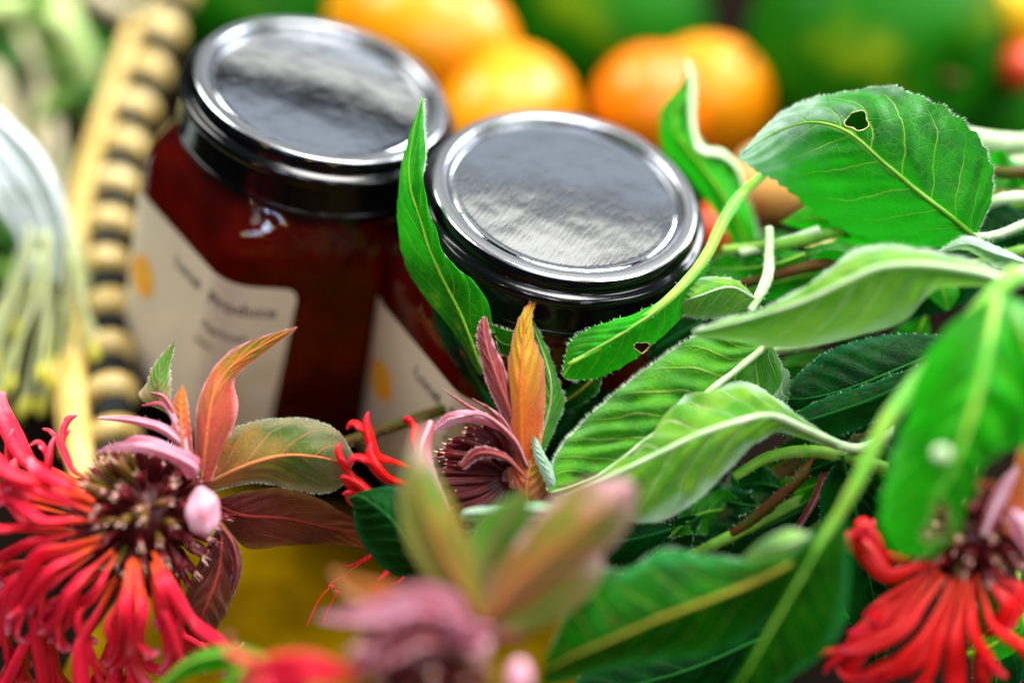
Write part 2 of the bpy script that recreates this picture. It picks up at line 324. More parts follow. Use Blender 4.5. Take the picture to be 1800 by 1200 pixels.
def leaf(name, rows, mat, parent=None, vs=None, nu=90, nv=28, serr=0, nserr=16, wav=.0003, N=9, k=2.2, hair=0, hlen=.0009,
         hmat='hair', rib=.0006, ribmat=None, holes=(), flip=False, ripple=.0, hside=(0, 1), build=True, mb=None):
    """rows: stations base->tip; each a list of (x, y, depth) across; vs: where each lies across, -1..1"""
    m = len(rows[0]); G = [[P(*q) for q in r] for r in rows]
    if vs is None: vs = [-1+2*i/(m-1) for i in range(m)]
    mb = mb or MB(); V = []; UV = []
    cols = [[cr([g[c] for g in G], i/nu) for i in range(nu+1)] for c in range(m)]
    for i in range(nu+1):
        row = [cols[c][i] for c in range(m)]; u = i/nu
        wr = []
        for j in range(nv+1):
            s = j/nv; p = cr(row, s); x = s*(m-1); q = min(int(x), m-2); v = vs[q] + (vs[q+1]-vs[q])*(x-q)
            wr.append((p, v))
        V.append(wr)
    out = []
    for i in range(nu+1):
        a, b = V[max(i-1, 0)], V[min(i+1, nu)]
        for j in range(nv+1):
            p, v = V[i][j]; du = b[j][0]-a[j][0]; dv = V[i][min(j+1, nv)][0]-V[i][max(j-1, 0)][0]
            n = du.cross(dv); n = n.normalized() if n.length > 1e-12 else Vector((0, 0, 1))
            if n.dot(CAM-p) < 0 : pass
            u = i/nu; t = u*N - k*abs(v)**1.25 + (.4 if v > 0 else 0)
            amp = wav*min(1, (1-abs(v))*3+.3)*min(1, abs(v)*5)*math.sin(math.pi*min(max(u, .0), 1))
            amp *= .9+1.3*noise.noise(p*120); t += .5*noise.noise(p*90)
            q = p + n*(-math.cos(2*math.pi*t)*amp + ripple*noise.noise(p*55+Vector((3, 7, 1)))*abs(v)*math.sin(math.pi*u))
            out.append(q); UV.append((u, (v+1)/2))
    W_ = nv+1
    acc = 0
    for i in range(2, nu-1, 3):
        for j in range(1, nv, 3):
            a_ = out[i*W_+j]; acc += ((out[i*W_+j+1]-a_).cross(out[(i+1)*W_+j]-a_)).normalized().dot(CAM-a_)
    if acc < 0: flip = not flip
    if serr:
        for i in range(nu+1):
            f = (i/nu*nserr) % 1; a = serr*(f if f < .75 else (1-f)*3)*math.sin(math.pi*min(1, i/nu*1.02))
            for j, jn in ((0, 1), (nv, nv-1)):
                e = out[i*W_+j]-out[i*W_+jn+(1 if j == 0 else -1)*1]
                if e.length > 1e-9: out[i*W_+j] = out[i*W_+j] + e.normalized()*a
    fs = []; cut = []; rims = []
    for i in range(nu):
        for j in range(nv):
            q = (i*W_+j, i*W_+j+1, (i+1)*W_+j+1, (i+1)*W_+j)
            if holes:
                c = sum((out[z] for z in q), Vector())/4-CAM; dd = c.dot(fwd); hx = 900+c.dot(rt)/dd*FPX; hy = 600-c.dot(up)/dd*FPX
                hit = [h for h in holes if ((hx-h[0])/h[2])**2+((hy-h[1])/h[3])**2 < 1]
                if hit: cut.append((q, hit[0])); continue
            fs.append(q if not flip else q[::-1])
    if cut:
        kept = set(z for f in fs for z in f)
        for h in set(c[1] for c in cut):
            bd = set(z for q, hh in cut if hh == h for z in q if z in kept); ang = []
            for z in bd:
                c = out[z]-CAM; dd = c.dot(fwd); ex = (900+c.dot(rt)/dd*FPX-h[0])/h[2]; ey = (600-c.dot(up)/dd*FPX-h[1])/h[3]
                a = math.atan2(ey, ex); k_ = 1+.13*math.sin(a*3+h[0])+.07*math.sin(a*5); nx_, ny_ = math.cos(a)*k_, math.sin(a)*k_
                out[z] = out[z] + rt*((nx_-ex)*h[2]*dd/FPX) - up*((ny_-ey)*h[3]*dd/FPX); ang.append((a, z))
            ang.sort(); rims.append([out[z].copy() for a, z in ang])
    mb.add(out, fs, UV, 0)
    mats = [M[mat]]
    for rm in rims:
        if len(rm) > 5: tube(mb, rm+[rm[0]], [.00018, .00010, .0002, .00018], 6, len(rm)*2, mi=len(mats), bump=.5)
    if rims: mats.append(M['dryrim'])
    if rib:
        j0 = min(range(nv+1), key=lambda j: abs(V[nu//2][j][1]))
        pth = [out[i*W_+j0] for i in range(0, nu+1, 6)]
        mats.append(M[ribmat] if ribmat else M[mat]);
        n0 = len(mb.v); tube(mb, pth, [rib, rib*.8, rib*.5, rib*.25], 7, 40, mi=len(mats)-1)
        for z in range(n0, len(mb.v)): mb.uv[z] = (mb.uv[z][0], .5)
    if hair:
        mats += [M[hmat]] if rib else [M[hmat]]
        mi = len(mats)-1
        for sd in hside:
            j, jn = (0, 2) if sd == 0 else (nv, nv-2)
            pts = [out[i*W_+j] for i in range(nu+1)]; outs = [out[i*W_+j]-out[i*W_+jn] for i in range(nu+1)]
            hairs(mb, pts, outs, None, hlen, hair, mi)
    if not build: return mb
    return mb.build(name, mats, parent)
def st(*r):  # station from flat numbers: x y d  x y d ...
    return [tuple(r[i:i+3]) for i in range(0, len(r), 3)]
def stem(name, pts, radii, mat, parent=None, hair=0, n=40, sides=10):
    mb = MB(); W3 = [P(*p) for p in pts]; tube(mb, W3, radii, sides, n, bump=.12)
    mats = [M[mat]]
    if hair:
        mats.append(M['hair'])
        for i in range(hair):
            t = rnd.random(); p = cr(W3, t); q = cr(W3, min(t+.01, 1)); tg = (q-p)
            if tg.length < 1e-9: continue
            o = Vector((rnd.gauss(0, 1), rnd.gauss(0, 1), rnd.gauss(0, 1))); o = (o-tg.normalized()*o.dot(tg.normalized())).normalized()
            r = crs(radii, t); w = tg.normalized()*.00005
            mb.add([p+o*r*.9-w, p+o*r*.9+w, p+o*(r+rnd.uniform(.0004, .0009))], [(0, 1, 2)], None, 1)
    return mb.build(name, mats, parent)

# ------------------------------------------------------------------ floret and flower head
def floret(parent, p0, p1, p2, w=.0013, mat='petal', curl=None, lip=True, name='petal'):
    """a two-lipped tubular bee balm flower from base p0 over p1 to tip p2 (world points)"""
    mb = MB(); ax = (p2-p0); L = ax.length
    side = curl if curl is not None else Vector((rnd.uniform(-1, 1), rnd.uniform(-1, 1), rnd.uniform(-.6, 1)))
    side = (side-ax.normalized()*side.dot(ax.normalized())).normalized()
    hk = rnd.uniform(-.02, .14)*L
    path = [p0, p0.lerp(p1, .55), p1, p1.lerp(p2, .5)-side*hk*.3, p1.lerp(p2, .85)+side*hk*.1, p2+side*hk]
    tube(mb, path, [w*.42, w*.60, w*.95, w*1.15, w*.75, w*.28], 12, 28, flat=.5, upv=side)
    if lip:
        a = cr(path, .56); dr = (cr(path, .66)-a).normalized()
        q = [a, a+dr*L*.14-side*L*.04, a+dr*L*.28-side*L*.10, a+dr*L*.38-side*L*.20, a+dr*L*.36-side*L*.30]
        tube(mb, q, [w*.7, w*.85, w*.9, w*.8, w*.3], 10, 14, flat=.45, upv=side)
        nn = dr.cross(side)
        for s in (-1, 1):
            q2 = [a+dr*L*.12-side*L*.04, a+dr*L*.24-side*L*.09+nn*s*w*.7, a+dr*L*.31-side*L*.15+nn*s*w*1.3]
            tube(mb, q2, [w*.5, w*.5, w*.25], 8, 8, flat=.5, upv=side)
    return mb.build(name, M[mat], parent)
def flower_head(parent, c, ax, rx, rl, n=90, tube_len=.006, tw=.0009, olive=.25, spread=2.2, seed=3, name='flower_center'):
    """dome of calyx tubes round axis ax"""
    rr = random.Random(seed); mb = MB(); ax = ax.normalized(); a = ax.orthogonal().normalized(); b = ax.cross(a)
    ellipsoid(mb, c, (a*rx*.72, b*rx*.72, ax*rl*.72), 20, 14, mi=0)
    for i in range(n):
        z = 1-(i+.5)/n*spread*.75; z = max(-.75, z); ph = i*2.39996
        s = math.sqrt(max(0, 1-z*z)); d = (a*math.cos(ph)*s + b*math.sin(ph)*s + ax*z)
        d = (d+Vector((rr.gauss(0, .10), rr.gauss(0, .10), rr.gauss(0, .10)))).normalized()
        p = c + (a*d.dot(a)*rx + b*d.dot(b)*rx + ax*d.dot(ax)*rl)*.66
        L = tube_len*rr.uniform(.75, 1.25); bend = Vector((rr.gauss(0, .2), rr.gauss(0, .2), rr.gauss(0, .2)))
        mi = 1 if rr.random() < olive and z > .1 else 0
        pts = [p, p+d*L*.5+bend*L*.1, p+(d+bend*.4).normalized()*L]
        w = tw*rr.uniform(.8, 1.25)
        tube(mb, pts, [w*.7, w, w*1.15, w*.7], 7, 8, mi=mi)
        e = pts[-1]; dd = (pts[-1]-pts[1]).normalized(); o1 = dd.orthogonal().normalized(); o2 = dd.cross(o1)
        for k in range(5):   # calyx teeth
            th = k*1.2566; o = o1*math.cos(th)+o2*math.sin(th); g = dd.cross(o)*w*.35
            mb.add([e+o*w*.75-g, e+o*w*.75+g, e+dd*L*rr.uniform(.18, .34)+o*w*1.5], [(0, 1, 2)], [(1, .5)]*3, 2 if rr.random() < .45 else mi)
        if rr.random() < .4:
            ellipsoid(mb, e+dd*w*.2, (o1*w*.6, o2*w*.6, dd*w*.6), 8, 6, mi=2)
    return mb.build(name, [M['calyx'], M['calyx_olive'], M['calyx_tip']], parent)

# ------------------------------------------------------------------ the setting: dark table top and mustard cloth
def ground_h(x, y): return .0012*noise.noise(Vector((x*14, y*14, 0)))
mb = MB(); n = 2
mb.add([(-1.2, -.6, -.012), (1.2, -.6, -.012), (1.2, 1.6, -.012), (-1.2, 1.6, -.012)], [(0, 1, 2, 3)])
mb.add([(-1.2, -.6, -.04), (1.2, -.6, -.04), (1.2, 1.6, -.04), (-1.2, 1.6, -.04)], [(3, 2, 1, 0)])
t = NT('dark table wood'); w = t.n('ShaderNodeTexNoise'); mp = t.n('ShaderNodeMapping'); mp.inputs['Scale'].default_value = (4, 60, 4)
t.l(t.n('ShaderNodeTexCoord').outputs['Object'], mp.inputs[0]); t.l(mp.outputs[0], w.inputs['Vector']); w.inputs['Scale'].default_value = 3; w.inputs['Detail'].default_value = 6
t.l(t.mix(w.outputs[0], (.004, .003, .002), (.009, .006, .004)), t.b.inputs['Base Color']); t.p(Roughness=.9, Specular_IOR_Level=.0); t.bump(w.outputs[0], .3, .001)
M['table'] = t.m
o = mb.build('table_surface', M['table'], smooth=False); tag(o, kind='structure')
t = NT('mustard cloth'); tc = t.n('ShaderNodeTexCoord')
wv = t.n('ShaderNodeTexWave'); wv.inputs['Scale'].default_value = 260; t.l(tc.outputs['Object'], wv.inputs['Vector'])
wv2 = t.n('ShaderNodeTexWave', bands_direction='Y'); wv2.inputs['Scale'].default_value = 260; t.l(tc.outputs['Object'], wv2.inputs['Vector'])
wm = t.math('MULTIPLY', wv.outputs['Fac'], wv2.outputs['Fac'])
c = t.mix(t.rng(t.noise(22, 3), .35, .7), (.06, .032, .0002), (.28, .17, .0004)); c = t.mix(t.math('MULTIPLY', wm, .3), c, (.25, .13, .003))
t.l(c, t.b.inputs['Base Color']); t.p(Roughness=.8, Specular_IOR_Level=.0); t.bump(t.math('ADD', wm, t.noise(60, 3)), .4, .0006)
M['cloth'] = t.m
mb = MB(); NX, NY = 150, 150; X0, X1, Y0, Y1 = -.085, .060, .02, .246
vs = []
for j in range(NY+1):
    for i in range(NX+1):
        x = X0+(X1-X0)*i/NX; y = Y0+(Y1-Y0)*j/NY
        a = noise.noise(Vector((x*16+y*9, y*7, 2))); z = -.011+.012*abs(a)**.7+.004*noise.noise(Vector((x*50, y*30, 5)))+.004
        vs.append((x+.012*noise.noise(Vector((y*20, 1, 4))), y+.012*noise.noise(Vector((x*20, 3, 4))), z))
mb.add(vs, [(j*(NX+1)+i, j*(NX+1)+i+1, (j+1)*(NX+1)+i+1, (j+1)*(NX+1)+i) for j in range(NY) for i in range(NX)])
o = mb.build('cloth', M['cloth']); tag(o, 'crumpled mustard yellow cloth under the jars and flowers', 'cloth')
sm = o.modifiers.new('thick', 'SOLIDIFY'); sm.thickness = .0008; sm.offset = -1

# ------------------------------------------------------------------ jam jars
RC, RB = .0405, .011   # hexagon corner radius, corner rounding
def hex_perim(s, off=0.0, rc=RC):
    """point at arc length s (m) from corner 0 on a rounded hexagon; returns x, y, nx, ny"""
    rb = RB*(rc/RC); tr = rb*math.tan(R(30)); side = rc; Lf = side-2*tr; La = rb*R(60); seg = Lf+La
    s = s + La/2; k = math.floor(s/seg); f = s-k*seg
    ca = Vector((math.cos(R(60*k)), math.sin(R(60*k))))
    cc = ca*(rc-rb/math.cos(R(30)))
    if f < La:
        ang = R(60*k-30)+f/rb; n = Vector((math.cos(ang), math.sin(ang))); p = cc+n*rb
    else:
        ang = R(60*k+30); n = Vector((math.cos(ang), math.sin(ang))); tg = Vector((-n.y, n.x)); p = cc+n*rb+tg*(f-La)
    return p.x+n.x*off, p.y+n.y*off, n.x, n.y
def hex_len(rc=RC):
    rb = RB*(rc/RC); return 6*(rc-2*rb*math.tan(R(30))+rb*R(60))
def jar_rings(mb, levels, nseg=180, mi=0, capb=True, capt=False, zsplit=None):
    """levels: (z, radius, roundness 0 hex..1 circle)"""
    vs, fs = [], []; PL = hex_len()
    for z, r, c in levels:
        for i in range(nseg):
            x, y, a, b = hex_perim(PL*i/nseg); th = math.atan2(y, x); k = r/RC
            hx, hy = x*k, y*k; cx, cy = math.cos(th)*r, math.sin(th)*r
            vs.append((hx*(1-c)+cx*c, hy*(1-c)+cy*c, z))
    m = len(levels)
    for j in range(m-1):
        for i in range(nseg): fs.append((j*nseg+i, j*nseg+(i+1) % nseg, (j+1)*nseg+(i+1) % nseg, (j+1)*nseg+i))
    if capb: fs.append(tuple(range(nseg))[::-1])
    if capt: fs.append(tuple((m-1)*nseg+i for i in range(nseg)))
    if zsplit is None: mb.add(vs, fs, None, mi)
    else:
        mb.add(vs, fs, None, mi); n0 = len(mb.f)-len(fs)
        for z in range(len(fs)):
            if sum(vs[v][2] for v in fs[z])/len(fs[z]) > zsplit: mb.mi[n0+z] = 1
H = .0960
def make_jar(dome):
    root = thing('jam_jar', '', 'jar', (0, 0, 0), 'hexagonal jam jars')
    g = MB()
    out = [(0.0, .034, .15), (.0006, .0368, .05), (.002, .0385, 0), (.004, .0395, 0), (.008, .0400, 0), (.03, .0402, 0), (.056, .0402, 0), (.067, .0400, 0), (.0710, .0396, 0), (.0738, .0382, .08),
           (.0760, .0358, .3), (.0778, .0334, .65), (.0790, .0315, .9), (.0802, .0304, 1), (.0815, .0300, 1), (.0825, .0308, 1), (.0835, .0300, 1), (.091, .0298, 1)]
    jar_rings(g, out, capb=True, capt=True, zsplit=.0700)
    g.build('glass', [M['glass'], M['glass_shoulder']], root, local=True)
    j = MB(); jar_rings(j, [(.004, .033, .1), (.0055, .0370, 0), (.02, .0382, 0), (.065, .0382, 0), (.070, .0376, 0), (.0730, .0360, .1), (.0755, .0335, .4), (.0770, .0310, .8), (.0774, .020, 1), (.0774, .0005, 1)], capb=True)
    j.build('jam', M['jam'], root, local=True)
    # lid
    prof = [(r_, -.0012-dome*(r_/.0255)**2) for r_ in (.0002, .004, .008, .012, .016, .019, .022, .0240, .0253)]+[(.0260, -.0020-dome*.9)]
    l = MB(); lathe(l, [(r, H+z) for r, z in prof])
    rim = [(.0260, -.0020-dome*.9), (.0263, -.0016), (.0266, -.0008), (.0269, -.0003), (.0274, -.00005), (.0284, .0000), (.0293, -.00005), (.0298, -.0003)]
    sk = [(.0298, -.0004), (.0302, -.0010), (.0305, -.0018), (.0305, -.0026), (.0307, -.0031), (.0314, -.0034), (.0322, -.0037), (.0327, -.0043), (.0328, -.0050), (.0325, -.0057), (.0320, -.0061), (.0319, -.008),
          (.0319, -.0128), (.0321, -.0134), (.0322, -.0139), (.0322, -.0143), (.0319, -.0147), (.0314, -.0148), (.0310, -.0142), (.0309, -.012)]
    def fine(p, n): 
        q = [Vector((a, 0, b)) for a, b in p]; return [(cr(q, i/n).x, H+cr(q, i/n).z) for i in range(n+1)]
    l = MB(); lathe(l, fine(prof, 24), mi=0); lathe(l, fine(rim, 36), mi=1); lathe(l, fine(sk, 64), mi=2)
    # thread lugs pressed into the skirt foot
    l.build('lid', [M['lidtop'], M['lidrim'], M['lidside']], root, local=True)
    # label wrapped round corner 0
    lb = MB(); S0, S1, Z0, Z1 = -.0390, .0160, .0100, .0625; nx, nz, cr_ = 90, 30, .003; vs, fs = [], []
    for a in range(nx+1):
        s = S0+(S1-S0)*a/nx
        e = min(s-S0, S1-s); inset = 0
        if e < cr_: inset = cr_-math.sqrt(max(0, cr_*cr_-(cr_-e)**2))
        for b in range(nz+1):
            z = Z0+inset+(Z1-Z0-2*inset)*b/nz
            x, y, _, _ = hex_perim(s, .00025, .0402); vs.append((x, y, z))
    for a in range(nx):
        for b in range(nz): fs.append((a*(nz+1)+b, (a+1)*(nz+1)+b, (a+1)*(nz+1)+b+1, a*(nz+1)+b+1))
    lb.add(vs, fs); label = lb.build('label', M['label'], root, local=True)
    def lettering(body, size, s0, z, center=False):
        cu = bpy.data.curves.new('txt', 'FONT'); cu.body = body; cu.size = size; cu.offset = size*.014
        to = bpy.data.objects.new('txt', cu); C.objects.link(to); bpy.context.view_layer.update()
        me = to.to_mesh(); vs = [(v.co.x, v.co.y) for v in me.vertices]; fs = [tuple(p.vertices) for p in me.polygons]
        wdt = max(v[0] for v in vs); to.to_mesh_clear(); bpy.data.objects.remove(to); bpy.data.curves.remove(cu)
        q = MB(); off = s0-(wdt/2 if center else 0); o_ = []
        for x, y in vs:
            hx, hy, _, _ = hex_perim(off+x, .0004, .0402); o_.append((hx, hy, z+y))
        q.add(o_, fs); return q
    q = lettering('Produce', .0050, -.0048, .0535); q.build('lettering', M['ink'], label, local=True, smooth=False)
    q = lettering('Local', .0050, -.0190, .0535); q.build('lettering', M['ink'], label, local=True, smooth=False)
    for tx, sz, s0, z in (('Apricot', .0038, -.0055, .0450), ('Jam', .0036, -.0065, .0395)):
        q = lettering(tx, sz, s0, z); q.build('lettering', M['ink'], label, local=True, smooth=False)
    # orange fruit print with a leaf
    q = MB(); vs = [(0, 0)]+[(math.cos(i/24*2*math.pi), math.sin(i/24*2*math.pi)) for i in range(24)]
    vv = []
    for x, y in vs: hx, hy, _, _ = hex_perim(-.031+x*.0048, .0004, .0402); vv.append((hx, hy, .0400+y*.0062))
    q.add(vv, [(0, i, i % 24+1) for i in range(1, 25)]); q.build('fruit_print', M['ink_orange'], label, local=True)
    return root
def copy_tree(o, parent=None):
    c = o.copy(); C.objects.link(c); c.parent = parent
    for ch in list(o.children): copy_tree(ch, c)
    return c
def axis_from(x, y, d, tilt_img=0, lean=0):
    """axis near vertical, tilt_img: lean to the picture's right, lean: towards the viewer (degrees)"""
    a = Vector((0, 0, 1)) + rt*math.tan(R(tilt_img)) - Vector((0, 1, 0))*math.tan(R(lean)); return a.normalized()
def place_jar(root, px, py, d, corner_px, tilt, lean):
    ax = axis_from(0, 0, 0, tilt, lean); top = P(px, py, d); base = top-ax*H*1.035
    q0 = Vector((0, 0, 1)).rotation_difference(ax)
    best = None
    for k in range(0, 360):
        q = q0 @ Matrix.Rotation(R(k), 4, 'Z').to_quaternion()
        c = base + q @ Vector((.0385, 0, .0735))*1.035 - CAM; dd = c.dot(fwd); x = 900+c.dot(rt)/dd*FPX; y = 600-c.dot(up)/dd*FPX
        e = (x-corner_px[0])**2+(y-corner_px[1])**2
        if best is None or e < best[0]: best = (e, q, x, y)
    root.rotation_mode = 'QUATERNION'; root.rotation_quaternion = best[1]; root.location = base
    print('jar', root.name, 'corner', best[2:], 'base z', base.z, 'e', best[0])
j1 = make_jar(.0007)
j2 = make_jar(.0002)
for jj in (j1, j2): jj.scale = (1.035,)*3
j1['label'] = 'hexagonal jar of dark red jam standing further back, its printed label in full view'
j2['label'] = 'hexagonal jam jar nearer the green leaves, its body mostly hidden by leaves and petals'
place_jar(j1, 568, 150, .345, (432, 395), 7, -2)
place_jar(j2, 995, 333, .327, (862, 590), 1, 1)

# ------------------------------------------------------------------ fruit behind
def fruit(name, label, cat, x, y, d, r, mat, squash=(1, 1, 1), crease=0, group=None, rot=0, tiltv=0, stemend=True):
    c = P(x, y, d); q = Matrix.Rotation(R(rot), 3, 'Z') @ Matrix.Rotation(R(tiltv), 3, 'X')
    ax = [q @ Vector((r*squash[0], 0, 0)), q @ Vector((0, r*squash[1], 0)), q @ Vector((0, 0, r*squash[2]))]
    def fn(s, th, ph):
        k = 1.0
        if crease: k -= crease*math.exp(-(((th+math.pi) % (2*math.pi)-math.pi)/.16)**2)*math.sin(ph)
        k -= .10*math.exp(-(ph/.22)**2)
        k += .015*noise.noise(s*2.3+Vector((x, y, 0)))
        return k
    root = thing(name, label, cat, c-Vector((0, 0, r*squash[2])), group)
    mb = MB(); ellipsoid(mb, c, ax, 64, 40, fn); mb.build('skin', M[mat], root)
    if stemend:
        s = MB(); e = c+ax[2]*.9; tube(s, [e, e+ax[2]*.08, e+ax[2]*.16+ax[0]*.03], [r*.06, r*.045, r*.05], 8, 6); s.build('stalk', M['stem_olive'], root)
    return root
AP = 'apricots behind the jars'
fruit('apricot', 'orange apricot with a white shine on top, behind the rear jar lid', 'fruit', 742, 66, .452, .0275, 'apricot', (1.18, .95, .90), .03, AP, 160, 30)
fruit('apricot', 'shaded orange apricot between the two jar lids, below the shiny one', 'fruit', 893, 212, .443, .0232, 'apricot', (1.14, .98, .92), .03, AP, 70, 60)
fruit('apricot', 'deep orange creased apricot directly behind the nearer jar lid', 'fruit', 1148, 190, .452, .0200, 'peach', (1, 1, .98), .04, AP, 100, 35)
fruit('apricot', 'golden apricot with the torn leaf tip in front of it', 'fruit', 1238, 180, .462, .0212, 'apricot', (.95, 1, 1.05), .05, AP, 75, 25)
fruit('apricot', 'pale peach coloured apricot low under the big serrated leaf', 'fruit', 1350, 322, .41, .0115, 'palepeach', (1, 1, 1), .03, AP, 75, 25)
fruit('apricot', 'red orange fruit peeping out right of the nearer jar', 'fruit', 1262, 410, .385, .0085, 'redfruit', (1, 1, 1), .03, AP, 15, 25)
GF = 'large green fruits at the back'
fruit('green_mango', 'large bright green mottled fruit behind the big serrated leaf', 'fruit', 1535, 92, .478, .0440, 'greenfruit', (1.0, 1.0, .92), .0, GF, 30, 70)
fruit('green_mango', 'dark green fruit behind the gap between the apricots', 'fruit', 1070, 38, .525, .0400, 'greenfruit', (1.05, 1, .9), .0, GF, 120, 70)
fruit('green_mango', 'deep green fruit behind the top of the rear jar lid', 'fruit', 490, -20, .53, .040, 'greenfruit', (1.25, 1, .9), .0, GF, 10, 60)
fruit('green_mango', 'green fruit at the very back above the shiny apricot', 'fruit', 880, -75, .56, .034, 'greenfruit', (1, 1, .9), .0, GF, 10, 60)
fruit('green_mango', 'green fruit at the far right edge behind the pale stems', 'fruit', 1790, 205, .50, .030, 'greenfruit', (1, 1, .9), .0, GF, 10, 60)
fruit('yellow_plum', 'yellow fruit in the top right corner', 'fruit', 1800, 25, .47, .0135, 'yellowfruit', (1, 1, 1.1), .0, None, 10, 20)
fruit('red_plum', 'small red fruit at the right edge under the yellow one', 'fruit', 1795, 120, .46, .0075, 'redfruit', (1, 1, 1), .0, None, 10, 20)

# ------------------------------------------------------------------ basket rim: round rod lashed with cream and black bands, split cane beside it
bk = thing('woven_basket_rim', 'curving basket rim lashed with fat cream and thin black bands, beside the pale tassel', 'basket', P(190, 600, .40))
rod = [(215, 860, .352), (203, 780, .358), (198, 700, .366), (193, 620, .375), (192, 540, .384), (188, 460, .394), (196, 385, .404), (207, 310, .414), (226, 235, .424), (246, 165, .434), (272, 90, .446), (300, 10, .46), (330, -70, .475)]
RW = [P(*p) for p in rod]
M['cream'] = simple('cream reed band', (.60, .45, .17), (.45, .30, .06), 220, .35, bump=.4, Coat_Weight=.3)
M['blackreed'] = simple('black reed band', (.004, .005, .004), (.015, .018, .015), 200, .7, Specular_IOR_Level=.15, bump=.4)
M['cane'] = simple('split cane', (.74, .54, .16), (.64, .42, .09), 120, .42, bump=.3)
mb = MB(); tube(mb, RW, [.0034]*5, 10, 60); mb.build('rod', M['blackreed'], bk)
NB = 13
for i in range(NB):
    t0, t1 = (i+.02)/NB, (i+.56)/NB
    pts = [cr(RW, t0+(t1-t0)*q/6) for q in range(7)]
    mb = MB(); tube(mb, pts, [.0042, .0062, .0068, .0070, .0068, .0062, .0042], 18, 14, flat=1.0); mb.build('cream_band', M['cream'], bk)
    t0, t1 = (i+.50)/NB, (i+1.04)/NB
    pts = [cr(RW, t0+(t1-t0)*q/4) for q in range(5)]
    mb = MB(); tube(mb, pts, [.0044, .0052, .0056, .0052, .0044], 16, 8); mb.build('black_band', M['blackreed'], bk)
for pts, w in (([(150, 860, .345), (136, 760, .355), (128, 660, .37), (140, 560, .385), (142, 460, .40), (150, 360, .415), (172, 270, .43), (205, 180, .445), (250, 80, .46), (300, -40, .48)], .0036),
               ([(158, 850, .351), (165, 760, .362), (152, 660, .374), (150, 560, .389), (160, 460, .404), (178, 360, .42), (200, 260, .436), (240, 150, .45)], .0030),
               ([(100, 640, .375), (112, 720, .366), (122, 800, .357)], .0022),
               ([(120, 420, .41), (150, 300, .43), (190, 180, .445), (236, 40, .46)], .0028)):
    mb = MB(); tube(mb, [P(*p) for p in pts], [w, w*1.05, w, w*.95], 10, 50, flat=.45, upv=rt.cross(up)); mb.build('cane_strip', M['cane'], bk)

# ------------------------------------------------------------------ pale tassel of flower threads at the left
M['thread'] = simple('pale thread', (.70, .76, .72), (.55, .64, .56), 120, .35, bump=.1, Subsurface_Weight=.1)
M['thread2'] = simple('thread greenish end', (.62, .68, .36), (.50, .58, .20), 120, .4, bump=.1)
M['anther'] = simple('yellow green tip', (.62, .60, .05), (.5, .45, .03), 200, .45, bump=.2)
ts = thing('flower_tassel', 'drooping tassel of shiny pale green threads with yellow tips at the left edge', 'flower', P(60, 600, .40))
rr = random.Random(4)
for i in range(26):
    o = (i-13)*5.5+rr.uniform(-3, 3); dz = rr.uniform(-.004, .004)
    pts = [(-120-o*.2, 160-o*.9, .365+dz), (-40-o*.1, 225-o*.9, .37+dz), (22+o*.45, 300-o*.7, .373+dz), (62+o*.6, 365-o*.35, .377+dz), (84+o*.62, 430, .38+dz), (84+o*.75, 500, .382+dz)]
    mb = MB(); tube(mb, [P(*p) for p in pts], [.0011, .0013, .0012, .0008], 8, 30); mb.build('thread', M['thread'], ts)
for i in range(44):
    a = rr.uniform(-1, 1); x0 = 88+a*46; y0 = rr.uniform(395, 450); L = rr.uniform(170, 290); dx = a*62-38+rr.gauss(0, 22); d = .378+rr.uniform(-.012, .018)
    pts = [(x0, y0, d), (x0+dx*.25+rr.gauss(0, 5), y0+L*.35, d), (x0+dx*.7, y0+L*.75, d), (x0+dx+rr.gauss(0, 8), y0+L, d)]
    W3 = [P(*p) for p in pts]; mb = MB(); tube(mb, W3, [.0005, .0005, .0005, .0006], 7, 16, mi=0)
    e = W3[-1]; dr = (W3[-1]-W3[-2]).normalized(); o1 = dr.orthogonal().normalized(); o2 = dr.cross(o1)
    ellipsoid(mb, e+dr*.0012, (o1*.0014, o2*.0014, dr*.0028), 10, 8, mi=1)
    mb.build('filament', [M['thread2'], M['anther']], ts)

# ------------------------------------------------------------------ blurred herb bunch top left
hb = thing('herb_bunch', 'blurred light green herb bunch with tan stalks in the top left corner', 'herbs', P(90, 250, .52))
M['herb'] = leaf_mat('herb leaf', (.16, .38, .04), (.08, .26, .02), (.4, .5, .2), (.3, .45, .15), tcol=(.3, .5, .05), N=5)
M['herb2'] = leaf_mat('herb leaf dark', (.02, .22, .01), (.01, .12, .01), (.2, .35, .1), (.3, .45, .15), tcol=(.05, .4, .01), N=5)
M['tan'] = simple('dry stalk', (.52, .44, .28), (.40, .36, .18), 100, .6)
M['palegreen'] = simple('pale green stalk', (.46, .60, .20), (.38, .52, .14), 80, .5)
for i in range(40):
    x = rr.uniform(-60, 200); y = rr.uniform(-30, 560) if x < 90 else rr.uniform(40, 330); d = rr.uniform(.44, .53); a = rr.uniform(0, 6.28); L = rr.uniform(60, 130); w = rr.uniform(14, 30)
    if y > 380: d = rr.uniform(.43, .46); 
    c, s = math.cos(a), math.sin(a); rows = []
    for k, wk in ((0, .1), (.25, .8), (.55, 1), (.8, .6), (1, .02)):
        mx, my = x+c*L*k, y+s*L*k; rows.append([(mx-s*w*wk, my+c*w*wk, d+.003), (mx, my, d-.002*math.sin(3*k)), (mx+s*w*wk, my-c*w*wk, d+.004)])
    leaf('leaf', rows, 'herb' if i % 3 else 'herb2', hb, nu=14, nv=8, rib=.0004)
